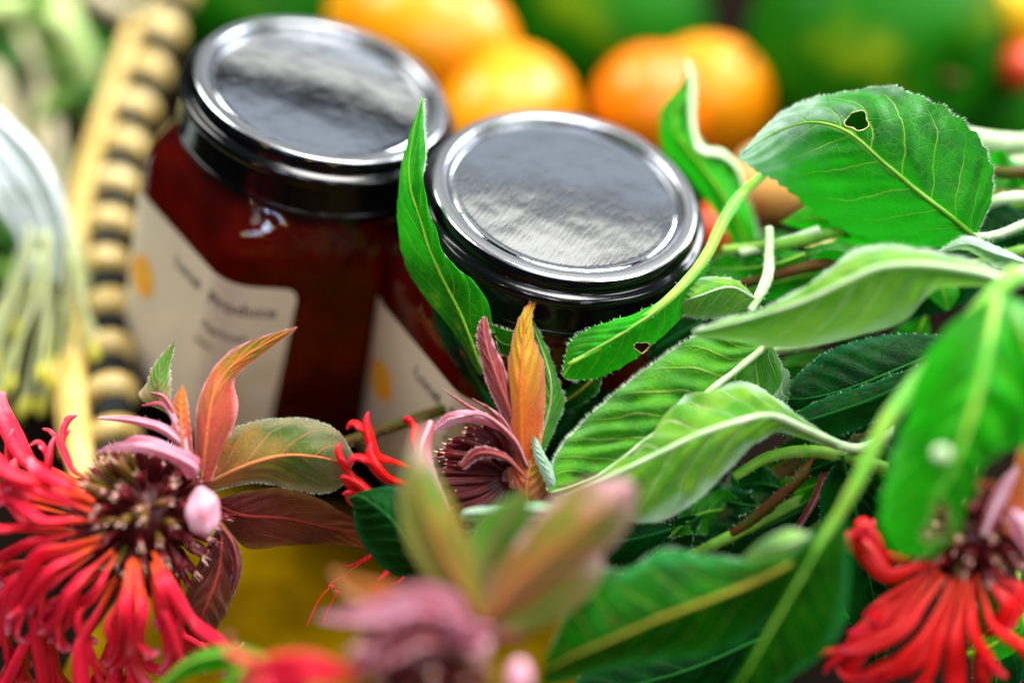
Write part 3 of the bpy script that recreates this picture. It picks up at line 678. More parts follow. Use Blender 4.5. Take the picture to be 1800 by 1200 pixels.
for pts, w, m in (([(-40, 20, .47), (60, 20, .47), (120, 60, .475), (155, 130, .48), (165, 220, .49)], .0052, 'palegreen'),
                  ([(90, -30, .49), (130, 60, .49), (150, 150, .50)], .004, 'palegreen'),
                  ([(30, 560, .45), (45, 420, .46), (60, 260, .47), (75, 120, .485)], .003, 'tan'), ([(80, 420, .455), (100, 280, .47), (70, 150, .48), (40, 60, .49)], .0026, 'tan'),
                  ([(-20, 120, .46), (10, 200, .46), (20, 320, .455)], .0045, 'tan'), ([(150, -20, .50), (230, 20, .50), (300, -20, .5)], .004, 'tan')):
    mb = MB(); tube(mb, [P(*p) for p in pts], [w, w, w*.8], 10, 20); mb.build('stalk', M[m], hb)

exec_flowers = True
# ================================================================== FLOWER A: large red bee balm at lower left
BB = 'red bee balm flowers'
fa = thing('bee_balm_flower', 'large coral red bee balm bloom with a pale mauve bud on its head', 'flower', P(300, 900, .318), BB)
stem('stem', [(300, 890, .312), (380, 850, .320), (480, 815, .325), (605, 778, .324), (740, 733, .330), (865, 692, .338), (1000, 660, .35), (1150, 650, .36)], [.0011, .0012, .0013, .00145, .0016, .0017], 'stem_olive', fa, hair=300)
hc = P(258, 905, .302)
flower_head(fa, hc, (-fwd*.55 - rt*.75 - up*.25 + Vector((0, 0, .2))), .0138, .0136, 190, .0062, .00078, .35, 2.3, 5)
for i in range(50):
    th = R(142 + (303-142)*(i+.5)/50 + rr.uniform(-9, 9)); lay = i % 3
    rb = (105, 88, 70)[lay]*rr.uniform(.85, 1.15); L = (290, 250, 180)[lay]*rr.uniform(.65, 1.15)
    if th > R(285): L *= .72
    if th < R(150): L *= .60
    c, s = math.cos(th), -math.sin(th); cx, cy = 238, 915; d0 = (.304, .295, .289)[lay]+rr.uniform(-.002, .002)
    cv = rr.uniform(-.55, .55) + (.30 if s > .5 else -.05)
    p0 = (cx+c*rb, cy+s*rb*1.05, d0)
    p1 = (cx+c*(rb+L*.55)-s*cv*L*.25, cy+s*(rb+L*.55)+c*cv*L*.25, d0-.005+rr.uniform(-.004, .003))
    p2 = (cx+c*(rb+L)+s*cv*L*.35, cy+s*(rb+L)-c*cv*L*.35+rr.uniform(-25, 25)+(-30 if s < .1 and c < 0 else 25), d0+.004+rr.uniform(-.006, .008))
    w3 = [P(*p) for p in (p0, p1, p2)]
    cu = (rt*(-s)+up*(-c))*(1 if rr.random() < .5 else -1) - fwd*.5
    floret(fa, *w3, w=.0020*rr.uniform(.6, 1.25), curl=cu)
for pts in (((134, 885, .304), (82, 850, .300), (92, 768, .300)), ((128, 905, .305), (40, 880, .302), (8, 765, .303)), ((135, 930, .304), (50, 925, .300), (-10, 850, .300))):
    floret(fa, *[P(*p) for p in pts], w=.0014, curl=up+rt, lip=True)
# bracts
leaf('bract', [st(352, 862, .306, 356, 860, .306, 360, 866, .306), st(362, 815, .304, 385, 840, .303, 400, 858, .304), st(392, 762, .303, 440, 815, .300, 450, 852, .303), st(455, 737, .304, 500, 800, .301, 512, 862, .306),
               st(530, 735, .305, 560, 803, .302, 568, 868, .308), st(590, 756, .307, 600, 812, .305, 602, 852, .308), st(622, 800, .309, 622, 806, .309, 622, 812, .309)], 'bract_olive', fa, hair=260, serr=.0002, ripple=.0015, rib=.0005, hlen=.0005, N=6)
leaf('bract', [st(372, 880, .310, 374, 884, .310, 374, 890, .310), st(430, 862, .308, 425, 905, .307, 430, 962, .312), st(500, 862, .306, 500, 910, .311, 500, 955, .314), st(570, 882, .308, 570, 925, .314, 560, 950, .316), st(640, 925, .314, 640, 945, .316, 632, 962, .318), st(690, 975, .32, 690, 978, .32, 688, 980, .32)], 'bract_brown', fa, ripple=.002, rib=.0005)
leaf('bract', [st(340, 850, .304, 352, 850, .302, 372, 845, .303), st(342, 770, .303, 362, 775, .299, 418, 730, .303), st(346, 705, .303, 372, 705, .299, 412, 672, .303), st(368, 655, .303, 392, 660, .301, 425, 650, .303), st(405, 618, .303, 425, 630, .302, 450, 632, .304), st(450, 595, .303, 465, 605, .303, 478, 612, .304), st(500, 580, .303, 503, 585, .303, 505, 590, .303), st(522, 575, .303, 522, 575, .303, 522, 576, .303)], 'bract_orange', fa, hair=160, hmat='hair_red', hlen=.0004, ripple=.0015, rib=.0004)
leaf('bract', [st(300, 728, .306, 302, 728, .305, 304, 728, .306), st(246, 700, .305, 280, 705, .303, 300, 700, .305), st(258, 672, .306, 278, 675, .302, 300, 670, .305), st(268, 645, .306, 284, 650, .304, 299, 645, .306), st(288, 620, .306, 296, 622, .305, 304, 620, .306), st(309, 598, .306, 309, 598, .306, 310, 598, .306)], 'bract_green', fa, hair=120, hlen=.0004, serr=.0003, nserr=6, rib=.0003)
leaf('bract', [st(318, 820, .300, 330, 820, .298, 340, 822, .300), st(303, 770, .300, 320, 770, .297, 338, 770, .300), st(302, 730, .300, 318, 728, .298, 333, 730, .300), st(306, 700, .300, 317, 700, .299, 330, 702, .300), st(320, 676, .300, 321, 676, .300, 322, 676, .300)], 'bract_orange', fa, rib=.0004)
leaf('bract', [st(345, 860, .293, 340, 840, .293, 335, 830, .293), st(338, 845, .292, 345, 822, .290, 352, 808, .292), st(300, 812, .292, 306, 799, .289, 316, 788, .292), st(250, 795, .293, 253, 784, .291, 260, 776, .292), st(195, 792, .294, 197, 786, .293, 200, 780, .293), st(160, 800, .295, 160, 799, .295, 161, 798, .295)], 'bract_pink', fa, rib=.0004, ripple=.001)
leaf('bract', [st(352, 850, .300, 347, 840, .300, 345, 835, .300), st(332, 805, .299, 330, 793, .298, 330, 782, .299), st(288, 762, .299, 289, 754, .297, 290, 747, .299), st(230, 745, .300, 232, 738, .299, 235, 731, .300), st(172, 736, .301, 172, 734, .301, 172, 733, .301)], 'bract_pink', fa, rib=.0004, hair=60, hmat='hair_red', hlen=.0006)
leaf('bract', [st(380, 930, .308, 390, 925, .306, 400, 930, .308), st(345, 1000, .306, 385, 1000, .302, 424, 985, .307), st(318, 1080, .305, 360, 1070, .301, 405, 1060, .306), st(315, 1125, .307, 340, 1120, .304, 372, 1115, .307), st(318, 1165, .310, 322, 1165, .310, 328, 1165, .310)], 'bract_brown', fa, ripple=.0015, rib=.0004)
leaf('bract', [st(378, 925, .300, 386, 920, .300, 392, 922, .300), st(400, 960, .301, 410, 955, .300, 418, 955, .302), st(408, 1000, .303, 418, 1005, .302, 424, 1000, .304), st(398, 1050, .306, 404, 1052, .306, 410, 1050, .306)], 'bract_red', fa, rib=.0003)
for pts in (([(262, 690, .302), (290, 700, .300), (312, 745, .299), (325, 800, .30)]), ([(250, 712, .302), (290, 712, .3), (318, 760, .298), (330, 830, .298)]), ([(196, 795, .298), (240, 770, .296), (300, 790, .296), (335, 840, .296)])):
    mb = MB(); tube(mb, [P(*p) for p in pts], [.0002, .0006, .0009, .0007], 8, 20); mb.build('bristle', M['bract_red'] if pts[0][1] < 700 else M['bract_pink'], fa)
mb = MB(); c = P(356, 902, .288); ellipsoid(mb, c, (rt*.0035+up*.0007, fwd*.0033, up*.0049-rt*.0006), 28, 20, lambda s, th, ph: 1+.16*noise.noise(s*1.6+Vector((2,0,1)))-.10*abs(math.sin(th*2.5))*math.sin(ph)-.12*max(0, -s.z)**2); mb.build('bud', M['pinkbud'], fa)

# ================================================================== FLOWER B: centre
fb = thing('bee_balm_flower', 'wine red bee balm head with a tall yellow bract, in front of the nearer jar', 'flower', P(930, 830, .315), BB)
hb_c = P(905, 835, .312)
# sweeping calyx tubes fanning to the left
mb = MB(); ellipsoid(mb, P(880, 835, .314), (rt*.0075, fwd*.007, up*.0075), 20, 14)
for i in range(64):
    a = R(95+ (275-95)*rr.random()); dep = rr.uniform(-1, 1)
    L = rr.uniform(105, 165)*(1-.25*abs(dep)); c, s = math.cos(a), -math.sin(a)*.72
    x0, y0 = 905+c*25, 838+s*30; d0 = .312-.007*(1-abs(dep)*.6)+dep*.003
    pts = [(x0, y0, d0), (x0+c*L*.35, y0+s*L*.52, d0-.003*(1-abs(dep))), (x0+c*L*.75-6, y0+s*L*.75, d0-.002), (x0+c*L, y0+s*L*.72, d0)]
    W3 = [P(*p) for p in pts]; w = .0009*rr.uniform(.8, 1.2)
    tube(mb, W3, [w*.6, w, w*1.1, w*.8], 8, 14, mi=0)
    e = W3[-1]; dd = (W3[-1]-W3[-2]).normalized(); o1 = dd.orthogonal().normalized(); o2 = dd.cross(o1)
    for k in range(5):
        th = k*1.2566; o = o1*math.cos(th)+o2*math.sin(th); g = dd.cross(o)*w*.3
        mb.add([e+o*w*.7-g, e+o*w*.7+g, e+dd*.0012*rr.uniform(.8, 1.6)+o*w*1.2], [(0, 1, 2)], [(1, .5)]*3, 1)
    if rr.random() < .5: ellipsoid(mb, W3[2]-fwd*w, (o1*w*.22, o2*w*.22, dd*w*.22), 6, 5, mi=1)
mb.build('flower_center', [M['calyx'], M['calyx_tip']], fb)
leaf('bract', [st(895, 815, .309, 920, 830, .309, 935, 830, .309), st(885, 740, .306, 905, 745, .304, 915, 760, .306), st(858, 680, .306, 880, 680, .303, 902, 690, .306), st(842, 630, .306, 862, 630, .303, 885, 640, .306), st(836, 595, .306, 852, 592, .304, 868, 600, .306), st(840, 572, .306, 850, 568, .305, 860, 572, .306), st(850, 556, .306, 852, 556, .306, 854, 557, .306)], 'bract_red', fb, hair=240, hmat='hair_red', hlen=.0005, rib=.0004, ripple=.001)
leaf('bract', [st(895, 900, .308, 925, 900, .307, 940, 895, .307), st(892, 800, .307, 918, 810, .303, 950, 790, .307), st(888, 700, .307, 915, 705, .301, 960, 700, .308), st(893, 640, .307, 918, 640, .302, 957, 640, .308), st(902, 590, .307, 920, 595, .304, 940, 600, .307), st(915, 555, .307, 925, 558, .305, 934, 562, .307), st(930, 532, .307, 934, 534, .307, 940, 538, .307), st(948, 513, .307, 949, 513, .307, 949, 514, .307)], 'bract_yellow', fb, hair=260, hmat='hair_red', hlen=.0004, rib=.0005, ripple=.001)
leaf('bract', [st(930, 800, .311, 940, 800, .310, 950, 805, .311), st(945, 720, .310, 965, 720, .309, 992, 715, .314), st(950, 670, .310, 968, 670, .309, 990, 680, .314), st(948, 620, .311, 955, 620, .311, 968, 625, .313), st(925, 545, .311, 926, 545, .311, 928, 546, .311)], 'vein', fb, hair=420, hlen=.0008, rib=.0004, ripple=.001)
leaf('bract', [st(905, 900, .306, 935, 905, .304, 970, 905, .305), st(898, 860, .306, 925, 865, .303, 975, 860, .305), st(905, 825, .306, 930, 825, .303, 962, 825, .305), st(925, 790, .306, 940, 790, .304, 948, 790, .305), st(950, 762, .306, 950, 762, .306, 951, 762, .306)], 'bract_orange', fb, hair=120, hlen=.0004, rib=.0003)
leaf('bract', [st(985, 905, .302, 985, 885, .302, 980, 880, .302), st(960, 850, .302, 972, 845, .301, 982, 840, .302), st(938, 800, .303, 948, 795, .302, 958, 800, .303), st(935, 765, .304, 940, 768, .303, 945, 772, .304)], 'mint', fb, hair=120, hlen=.0004, rib=0)
leaf('bract', [st(930, 810, .304, 922, 800, .304, 915, 785, .304), st(900, 775, .303, 890, 760, .301, 885, 748, .303), st(850, 745, .302, 845, 733, .300, 842, 722, .302), st(800, 745, .302, 795, 735, .301, 790, 725, .302), st(765, 760, .303, 763, 757, .303, 760, 752, .303)], 'bract_pink', fb, hair=80, hmat='hair_red', hlen=.0005, rib=.0004)
leaf('bract', [st(930, 850, .302, 925, 840, .302, 920, 830, .302), st(900, 815, .300, 890, 805, .299, 885, 795, .300), st(850, 805, .299, 843, 795, .298, 838, 785, .299), st(815, 825, .299, 810, 820, .299, 806, 816, .299)], 'bract_red', fb, hair=80, hmat='hair_red', hlen=.0004, rib=.0004)
leaf('bract', [st(765, 742, .296, 757, 740, .295, 748, 742, .296), st(758, 790, .294, 742, 790, .292, 726, 788, .294), st(772, 840, .292, 750, 835, .290, 735, 830, .292), st(790, 880, .290, 775, 880, .288, 765, 885, .290), st(805, 925, .288, 800, 928, .287, 795, 930, .288)], 'bract_pink', fb, rib=.0004)
for pts in ([(778, 683, .302), (820, 712, .302), (870, 745, .303), (905, 800, .305)], [(852, 710, .302), (880, 740, .303), (900, 790, .304)], [(800, 735, .300), (850, 730, .299), (900, 770, .300), (925, 820, .303)], [(830, 700, .303), (880, 735, .303), (915, 800, .305)]):
    mb = MB(); tube(mb, [P(*p) for p in pts], [.00012, .0004, .0007, .0006], 8, 24); mb.build('bristle', M['bract_red'], fb)
for pts, cu in ((((722, 822, .306), (662, 800, .303), (640, 730, .302)), up+rt), (((745, 862, .305), (680, 840, .302), (643, 790, .300)), up), (((740, 870, .306), (655, 868, .302), (600, 832, .301)), up*-1),
                (((742, 830, .309), (728, 780, .310), (732, 745, .312)), rt), (((700, 930, .310), (660, 880, .306), (606, 862, .304)), up*-1), (((760, 880, .308), (690, 900, .307), (630, 900, .308)), rt-up)):
    floret(fb, *[P(*p) for p in pts], w=.0021, mat='petal_deep', curl=cu)
for pts in (((745, 905, .312), (690, 950, .311), (640, 985, .310)), ((752, 910, .312), (705, 970, .311), (668, 1020, .310)), ((740, 900, .313), (720, 980, .311), (700, 1030, .309)), ((742, 905, .312), (670, 960, .312), (607, 1000, .312)), ((755, 905, .314), (730, 960, .312), (690, 1000, .312))):
    floret(fb, *[P(*p) for p in pts], w=.0007, mat='petal_deep', lip=False)
for pts in (((582, 1030, .305), (560, 1055, .304), (538, 1102, .303)), ((592, 1040, .306), (575, 1075, .305), (566, 1098, .304)), ((640, 985, .309), (605, 1010, .307), (580, 1025, .305))):
    mb = MB(); tube(mb, [P(*p) for p in pts], [.00016]*3, 6, 14); e = P(*pts[0]); ellipsoid(mb, e, (rt*.0007, up*.0005, fwd*.0005), 8, 6); mb.build('stamen', M['petal_deep'], fb)

# ================================================================== FLOWER C: blurred in front
fc = thing('bee_balm_flower', 'out of focus mauve and pink bee balm nearest the viewer at the bottom middle', 'flower', P(770, 1180, .25), BB)
D = .250
flower_head(fc, P(745, 1165, D+.006), -fwd*.8-rt*.4+up*.1, .0120, .0115, 90, .0045, .0008, .2, 2.3, 8)
def q3(rows, mat, parent, dz=0, **kw):
    """short form: stations given as (x, y, halfwidth, direction-degrees, depth, cup)"""
    out = []
    for x, y, w, a, d, cup in rows:
        c, s = math.cos(R(a)), -math.sin(R(a)); out.append([(x+s*w, y-c*w, d+cup+dz), (x, y, d+dz), (x-s*w, y+c*w, d+cup+dz)])
    return leaf(kw.pop('name', 'bract'), out, mat, parent, **kw)
q3([(850, 1090, 12, 100, D+.006, .001), (800, 1010, 40, 115, D+.004, .003), (760, 930, 46, 108, D+.002, .005), (738, 860, 32, 95, D+.002, .004), (735, 790, 12, 80, D+.004, .001), (742, 740, 2, 80, D+.006, 0)], 'bract_pinktip', fc, ripple=.002)
q3([(850, 1095, 14, 50, D+.006, .001), (905, 1030, 45, 50, D+.003, .004), (970, 970, 50, 42, D+.001, .005), (1035, 915, 62, 42, D, .006), (1080, 878, 48, 45, D, .004), (1112, 850, 14, 50, D, .001)], 'bract_blush', fc, ripple=.003)
q3([(860, 1100, 14, 20, D+.008, .001), (920, 1060, 55, 30, D+.006, .004), (985, 1020, 62, 40, D+.005, .006), (1030, 985, 40, 50, D+.005, .004), (1050, 950, 3, 60, D+.005, 0)], 'bract_pinktip', fc, ripple=.002)
q3([(850, 1080, 10, 90, D+.010, .001), (855, 1000, 40, 85, D+.010, .003), (880, 930, 45, 75, D+.009, .003), (915, 880, 15, 60, D+.009, .001), (930, 860, 2, 60, D+.009, 0)], 'bract_green', fc, ripple=.002)
q3([(830, 1130, 14, 120, D-.001, .001), (790, 1070, 28, 140, D-.003, -.003), (740, 1050, 26, 175, D-.004, -.004), (680, 1070, 22, 195, D-.004, -.003), (620, 1080, 15, 185, D-.002, -.002), (560, 1085, 3, 185, D, 0)], 'bract_pink', fc)
q3([(830, 1140, 14, 150, D-.002, .001), (760, 1110, 26, 165, D-.005, -.003), (700, 1130, 24, 200, D-.006, -.003), (650, 1170, 14, 220, D-.005, -.002), (620, 1210, 3, 230, D-.003, 0)], 'bract_red', fc)
q3([(740, 1060, 12, 160, D+.002, .001), (680, 1045, 20, 170, D, -.002), (620, 1030, 18, 160, D, -.002), (585, 1000, 5, 140, D, 0)], 'bract_orange', fc)
for x, y, a, b in ((838, 1135, 24, 20), (912, 1190, 22, 32)):
    mb = MB(); k = D/FPX; ellipsoid(mb, P(x, y, D-.004), (rt*a*k, fwd*a*k*.8, up*b*k), 24, 16, lambda s, th, ph: 1+.08*noise.noise(s*2)); mb.build('bud', M['pinkbud'], fc)
for i in range(26):
    th = R(20+rr.uniform(0, 190)); r1 = rr.uniform(30, 80); L = rr.uniform(50, 120); c, s_ = math.cos(th), -math.sin(th); x0, y0 = 745+c*r1, 1160+s_*r1*.7; bend = rr.uniform(-40, 40)
    q3([(x0, y0, 6, math.degrees(th), D-.002, 0), (x0+c*L*.4+bend*.3, y0+s_*L*.3, rr.uniform(8, 15), math.degrees(th)+bend*.5, D-.006, -.001), (x0+c*L*.8+bend, y0+s_*L*.45, 7, math.degrees(th)-bend, D-.006, 0), (x0+c*L+bend*1.6, y0+s_*L*.45+10, 1, math.degrees(th)-bend, D-.004, 0)],
       ('bract_pink', 'bract_red', 'bract_mauve')[i % 3], fc, rib=.0003, nu=24, nv=8)
for i in range(16):
    th = R(175+rr.uniform(0, 100)); L = rr.uniform(150, 240); c, s = math.cos(th), -math.sin(th)
    pts = ((700+c*60, 1180+s*60, D), (700+c*(60+L*.5), 1180+s*(60+L*.5)-20, D-.004), (700+c*(60+L), 1180+s*(60+L)+20, D))
    floret(fc, *[P(*p) for p in pts], w=.0012)
stem('stem', [(765, 1190, D+.02), (900, 1230, .262), (1050, 1280, .268), (1200, 1300, .272)], [.0012, .0014, .0014], 'stem_olive', fc)

# ================================================================== FLOWER D: lower right
fd = thing('bee_balm_flower', 'scarlet bee balm bloom with hanging petals in the lower right corner', 'flower', P(1740, 920, .285), BB)
d = .285
flower_head(fd, P(1700, 940, d+.004), -fwd*.6-up*.7-rt*.2, .0125, .0110, 110, .0048, .0008, .15, 2.2, 9)
for pts in (((1665, 985, d), (1560, 1010, d-.002), (1487, 935, d)), ((1650, 1000, d), (1580, 1060, d), (1500, 1120, d)), ((1660, 1010, d-.002), (1590, 1100, d-.005), (1480, 1150, d-.003)),
            ((1640, 1010, d-.001), (1560, 1110, d-.003), (1440, 1175, d)), ((1680, 1015, d-.003), (1620, 1120, d-.006), (1540, 1205, d-.004)), ((1690, 1020, d-.004), (1650, 1130, d-.007), (1600, 1225, d-.005)),
            ((1700, 1020, d-.004), (1680, 1130, d-.007), (1680, 1240, d-.005)), ((1705, 1015, d-.004), (1710, 1110, d-.008), (1760, 1190, d-.006)), ((1715, 1010, d-.004), (1745, 1100, d-.007), (1815, 1160, d-.004)),
            ((1690, 1020, d-.001), (1640, 1100, d), (1590, 1190, d+.002)), ((1725, 1005, d-.002), (1770, 1060, d-.003), (1760, 1110, d)), ((1735, 1000, d), (1790, 1040, d), (1768, 1105, d)),
            ((1650, 990, d+.003), (1610, 1030, d+.003), (1520, 1085, d+.002)), ((1600, 985, d+.004), (1545, 975, d+.003), (1520, 925, d+.003)), ((1675, 1020, d-.004), (1620, 1150, d-.006), (1500, 1200, d-.002)), ((1710, 1020, d), (1720, 1140, d+.001), (1725, 1230, d))):
    floret(fd, *[P(*p) for p in pts], w=.0019, mat='petal_deep')
q3([(1740, 960, 12, 90, d-.004, .001), (1750, 900, 26, 85, d-.006, .002), (1745, 860, 24, 110, d-.006, -.001), (1712, 845, 8, 150, d-.004, 0)], 'bract_brown', fd)
q3([(1770, 940, 12, 70, d-.006, .001), (1790, 880, 18, 70, d-.008, .002), (1810, 800, 22, 70, d-.01, .001), (1830, 720, 3, 70, d-.01, 0)], 'bract_orange', fd)
q3([(1730, 940, 10, 80, d-.008, .001), (1745, 900, 14, 65, d-.009, .001), (1770, 850, 12, 60, d-.009, 0), (1790, 820, 3, 60, d-.009, 0)], 'bract_pink', fd)
q3([(1810, 960, 14, 110, d-.01, .002), (1795, 920, 22, 110, d-.012, .002), (1778, 895, 4, 120, d-.012, 0)], 'bract_pink', fd)
q3([(1760, 1000, 10, -60, d, .001), (1780, 1040, 16, -60, d, .001), (1800, 1080, 4, -60, d, 0)], 'bract_brown', fd)
stem('stem', [(1720, 920, d+.01), (1780, 850, .296), (1900, 780, .30)], [.0011, .0014], 'stem_olive', fd)
q3([(1700, 1150, 6, 20, .30, 0), (1750, 1130, 30, 20, .30, .001), (1782, 1105, 26, 50, .298, .001), (1785, 1060, 2, 90, .298, 0)], 'bright', fd, name='leaf')

# ================================================================== LEAVES
# tall leaf between the jars
LS = 'leafy bee balm stems laid across the jars'
l1 = thing('leafy_stem', 'upright narrow rust spotted leaf standing between the two jar lids, its edge furred white', 'leaf', P(868, 600, .31), LS)
leaf('leaf', [st(840, 655, .314, 850, 655, .312, 866, 590, .309, 868, 585, .309), st(795, 580, .314, 815, 560, .310, 855, 530, .307, 852, 538, .310), st(742, 515, .315, 785, 500, .309, 828, 492, .306, 822, 500, .309), st(712, 462, .315, 757, 440, .309, 785, 452, .306, 779, 458, .309),
              st(700, 400, .315, 738, 380, .310, 764, 400, .307, 757, 400, .310), st(700, 340, .315, 722, 330, .311, 750, 350, .308, 738, 345, .311), st(707, 285, .315, 720, 280, .312, 737, 290, .309, 748, 282, .311), st(722, 230, .315, 728, 230, .313, 737, 232, .311, 746, 228, .312), st(742, 172, .315, 742, 172, .315, 743, 172, .315, 744, 172, .315)],
     'greenspot', l1, vs=[-1, 0, .9, 1], hair=900, hside=(1,), serr=.0003, nserr=18, rib=.0004, hlen=.0010, nu=120, N=7)
leaf('leaf', [st(868, 585, .310, 870, 590, .310, 872, 600, .310), st(862, 570, .309, 880, 600, .311, 880, 620, .313), st(885, 578, .309, 895, 605, .311, 905, 625, .313), st(912, 585, .309, 915, 590, .309, 918, 596, .309)], 'green', l1, hair=160, hlen=.0008, rib=.0003)
leaf('leaf', [st(880, 745, .322, 885, 748, .322, 890, 750, .322), st(800, 640, .322, 830, 650, .320, 862, 650, .321), st(765, 570, .322, 800, 590, .320, 840, 610, .321), st(760, 520, .322, 785, 545, .322, 810, 560, .322)], 'dark', l1)

def leafy(label, pos): return thing('leafy_stem', label, 'leaf', P(*pos), LS)
# torn leaf behind the right jar
l2 = leafy('torn leaf with a ragged whitish edge rising right behind the nearer jar lid', (1320, 430, .35))
leaf('leaf', [st(1290, 428, .350, 1310, 425, .35, 1332, 420, .350), st(1255, 370, .352, 1285, 370, .347, 1325, 385, .350), st(1215, 315, .353, 1255, 320, .347, 1304, 325, .350), st(1170, 268, .354, 1215, 270, .348, 1290, 282, .349), st(1160, 232, .354, 1190, 235, .349, 1238, 255, .349), st(1162, 195, .354, 1185, 200, .350, 1216, 222, .350), st(1178, 172, .353, 1198, 175, .350, 1216, 180, .350), st(1195, 150, .353, 1207, 150, .351, 1218, 150, .351), st(1212, 112, .352, 1213, 112, .352, 1214, 112, .352)], 'bright', l2, serr=.0009, nserr=12, hair=500, hside=(1,), hlen=.0012, rib=.0004)
tube_pts = [(1210, 108, .3515), (1216, 150, .350), (1217, 215, .349), (1232, 262, .348), (1268, 270, .348), (1296, 296, .349), (1308, 330, .349)]
mb = MB(); tube(mb, [P(*p) for p in tube_pts], [.0006, .0012, .0010, .0015, .0009, .0005], 10, 60, flat=.4, bump=.5); mb.build('torn_edge', M['stem_pale'], l2)

# big serrated leaf top right
l3 = leafy('broad saw edged leaf with a round hole, top right above the other leaves', (1710, 415, .31))
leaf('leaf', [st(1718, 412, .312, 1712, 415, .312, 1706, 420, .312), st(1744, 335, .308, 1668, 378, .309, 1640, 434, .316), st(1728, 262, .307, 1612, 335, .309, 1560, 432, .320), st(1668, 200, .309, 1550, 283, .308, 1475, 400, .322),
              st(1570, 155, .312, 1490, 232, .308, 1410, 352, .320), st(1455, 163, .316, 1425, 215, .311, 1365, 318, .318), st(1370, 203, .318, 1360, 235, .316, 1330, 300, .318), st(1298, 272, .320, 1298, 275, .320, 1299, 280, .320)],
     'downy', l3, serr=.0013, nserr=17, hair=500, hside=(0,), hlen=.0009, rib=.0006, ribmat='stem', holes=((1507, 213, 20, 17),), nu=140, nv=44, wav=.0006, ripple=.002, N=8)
leaf('leaf', [st(1715, 420, .322, 1712, 424, .322, 1706, 430, .322), st(1660, 395, .324, 1640, 425, .322, 1620, 440, .326), st(1540, 370, .326, 1540, 410, .323, 1540, 436, .328), st(1450, 350, .328, 1450, 385, .325, 1440, 410, .330), st(1370, 392, .330, 1374, 392, .330, 1378, 394, .330)], 'bright', l3, serr=.0006, rib=.0004)
stem('petiole', [(1706, 412, .312), (1740, 415, .314), (1800, 395, .316), (1880, 360, .318)], [.0008, .0010, .0014], 'stem_pale', l3, hair=80)
stem('stem', [(1352, 298, .326), (1300, 345, .322), (1268, 395, .318), (1238, 455, .312), (1175, 525, .306), (1080, 595, .303), (1000, 640, .302)], [.0010, .0013, .0012, .0008, .0004], 'stem_bright', l3, hair=60)
leaf('leaf', [st(1245, 455, .313, 1240, 460, .312, 1250, 465, .313), st(1190, 510, .309, 1185, 518, .307, 1215, 520, .312), st(1120, 550, .306, 1130, 562, .303, 1195, 560, .312), st(1050, 572, .304, 1075, 597, .302, 1130, 620, .308), st(1008, 595, .304, 1030, 622, .302, 1065, 658, .306), st(994, 625, .304, 1005, 640, .303, 1022, 668, .305), st(988, 660, .304, 990, 662, .304, 994, 666, .304)], 'bright', l3, hair=60, serr=.0004, rib=.0005, ribmat='stem', holes=((1128, 610, 14, 9),))
# pale curled leaf right of jar
l4 = leafy('small pale curled leaf tucked right of the nearer jar under the white stems', (1310, 520, .32))
leaf('leaf', [st(1330, 525, .314, 1335, 530, .314, 1340, 540, .314), st(1290, 488, .312, 1285, 505, .308, 1290, 560, .314), st(1230, 487, .312, 1230, 520, .307, 1235, 560, .313), st(1200, 510, .313, 1205, 530, .309, 1212, 556, .313), st(1186, 545, .313, 1188, 548, .313, 1192, 552, .313)], 'pale', l4, hair=100, rib=.0004, ripple=.002)
stem('stem', [(1352, 400, .322), (1352, 440, .320), (1348, 490, .316), (1318, 548, .312)], [.0009, .0010, .0013, .0008], 'stem_pale', l4, hair=60)
stem('stem', [(1300, 445, .325), (1380, 425, .325), (1440, 405, .325)], [.0010, .0012, .0012], 'stem_pale', l4)
# large veined leaf centre right
l5 = leafy('large veined leaf in the middle with raised veins and white furry edge', (1350, 610, .31))
leaf('leaf', [st(1340, 600, .306, 1350, 606, .304, 1362, 614, .308), st(1290, 588, .303, 1300, 645, .302, 1372, 665, .310), st(1225, 590, .302, 1245, 688, .301, 1325, 735, .309), st(1140, 645, .302, 1185, 735, .300, 1255, 790, .308), st(1065, 705, .302, 1120, 785, .299, 1180, 840, .306), st(1010, 755, .302, 1060, 830, .299, 1100, 880, .304), st(976, 800, .302, 1010, 852, .300, 1030, 895, .303), st(962, 862, .302, 966, 866, .301, 970, 870, .302)],
     'vein', l5, hair=900, hlen=.0009, rib=.0008, ribmat='stem_pale', nu=140, nv=44, wav=.0009, N=9, ripple=.003, serr=.0003, nserr=26)
stem('petiole', [(1345, 608, .303), (1400, 590, .304), (1470, 560, .306)], [.0009, .0008, .0008], 'stem_pale', l5, hair=40)
# drooping pale leaf below it
l6 = leafy('pale drooping leaf with a thick white midrib arching over the centre stems', (1560, 820, .30))
leaf('leaf', [st(1475, 775, .299, 1478, 782, .298, 1475, 792, .299), st(1415, 738, .298, 1412, 752, .296, 1420, 775, .299), st(1368, 702, .301, 1355, 730, .293, 1365, 762, .297), st(1300, 668, .303, 1290, 743, .290, 1315, 795, .295), st(1240, 672, .303, 1225, 765, .289, 1262, 845, .294), st(1198, 700, .300, 1150, 800, .290, 1200, 895, .294), st(1130, 790, .295, 1080, 832, .290, 1138, 918, .294), st(1050, 842, .293, 1030, 852, .291, 1060, 905, .294), st(978, 872, .293, 975, 876, .293, 978, 885, .293)],
     'pale', l6, hair=260, hlen=.0006, rib=.0009, ribmat='stem_pale', nu=130, nv=40, wav=.0006, N=8, ripple=.0015)
stem('petiole', [(1470, 782, .298), (1520, 785, .300), (1600, 740, .302), (1650, 690, .305)], [.0010, .0011, .0012], 'stem_pale', l6, hair=160)
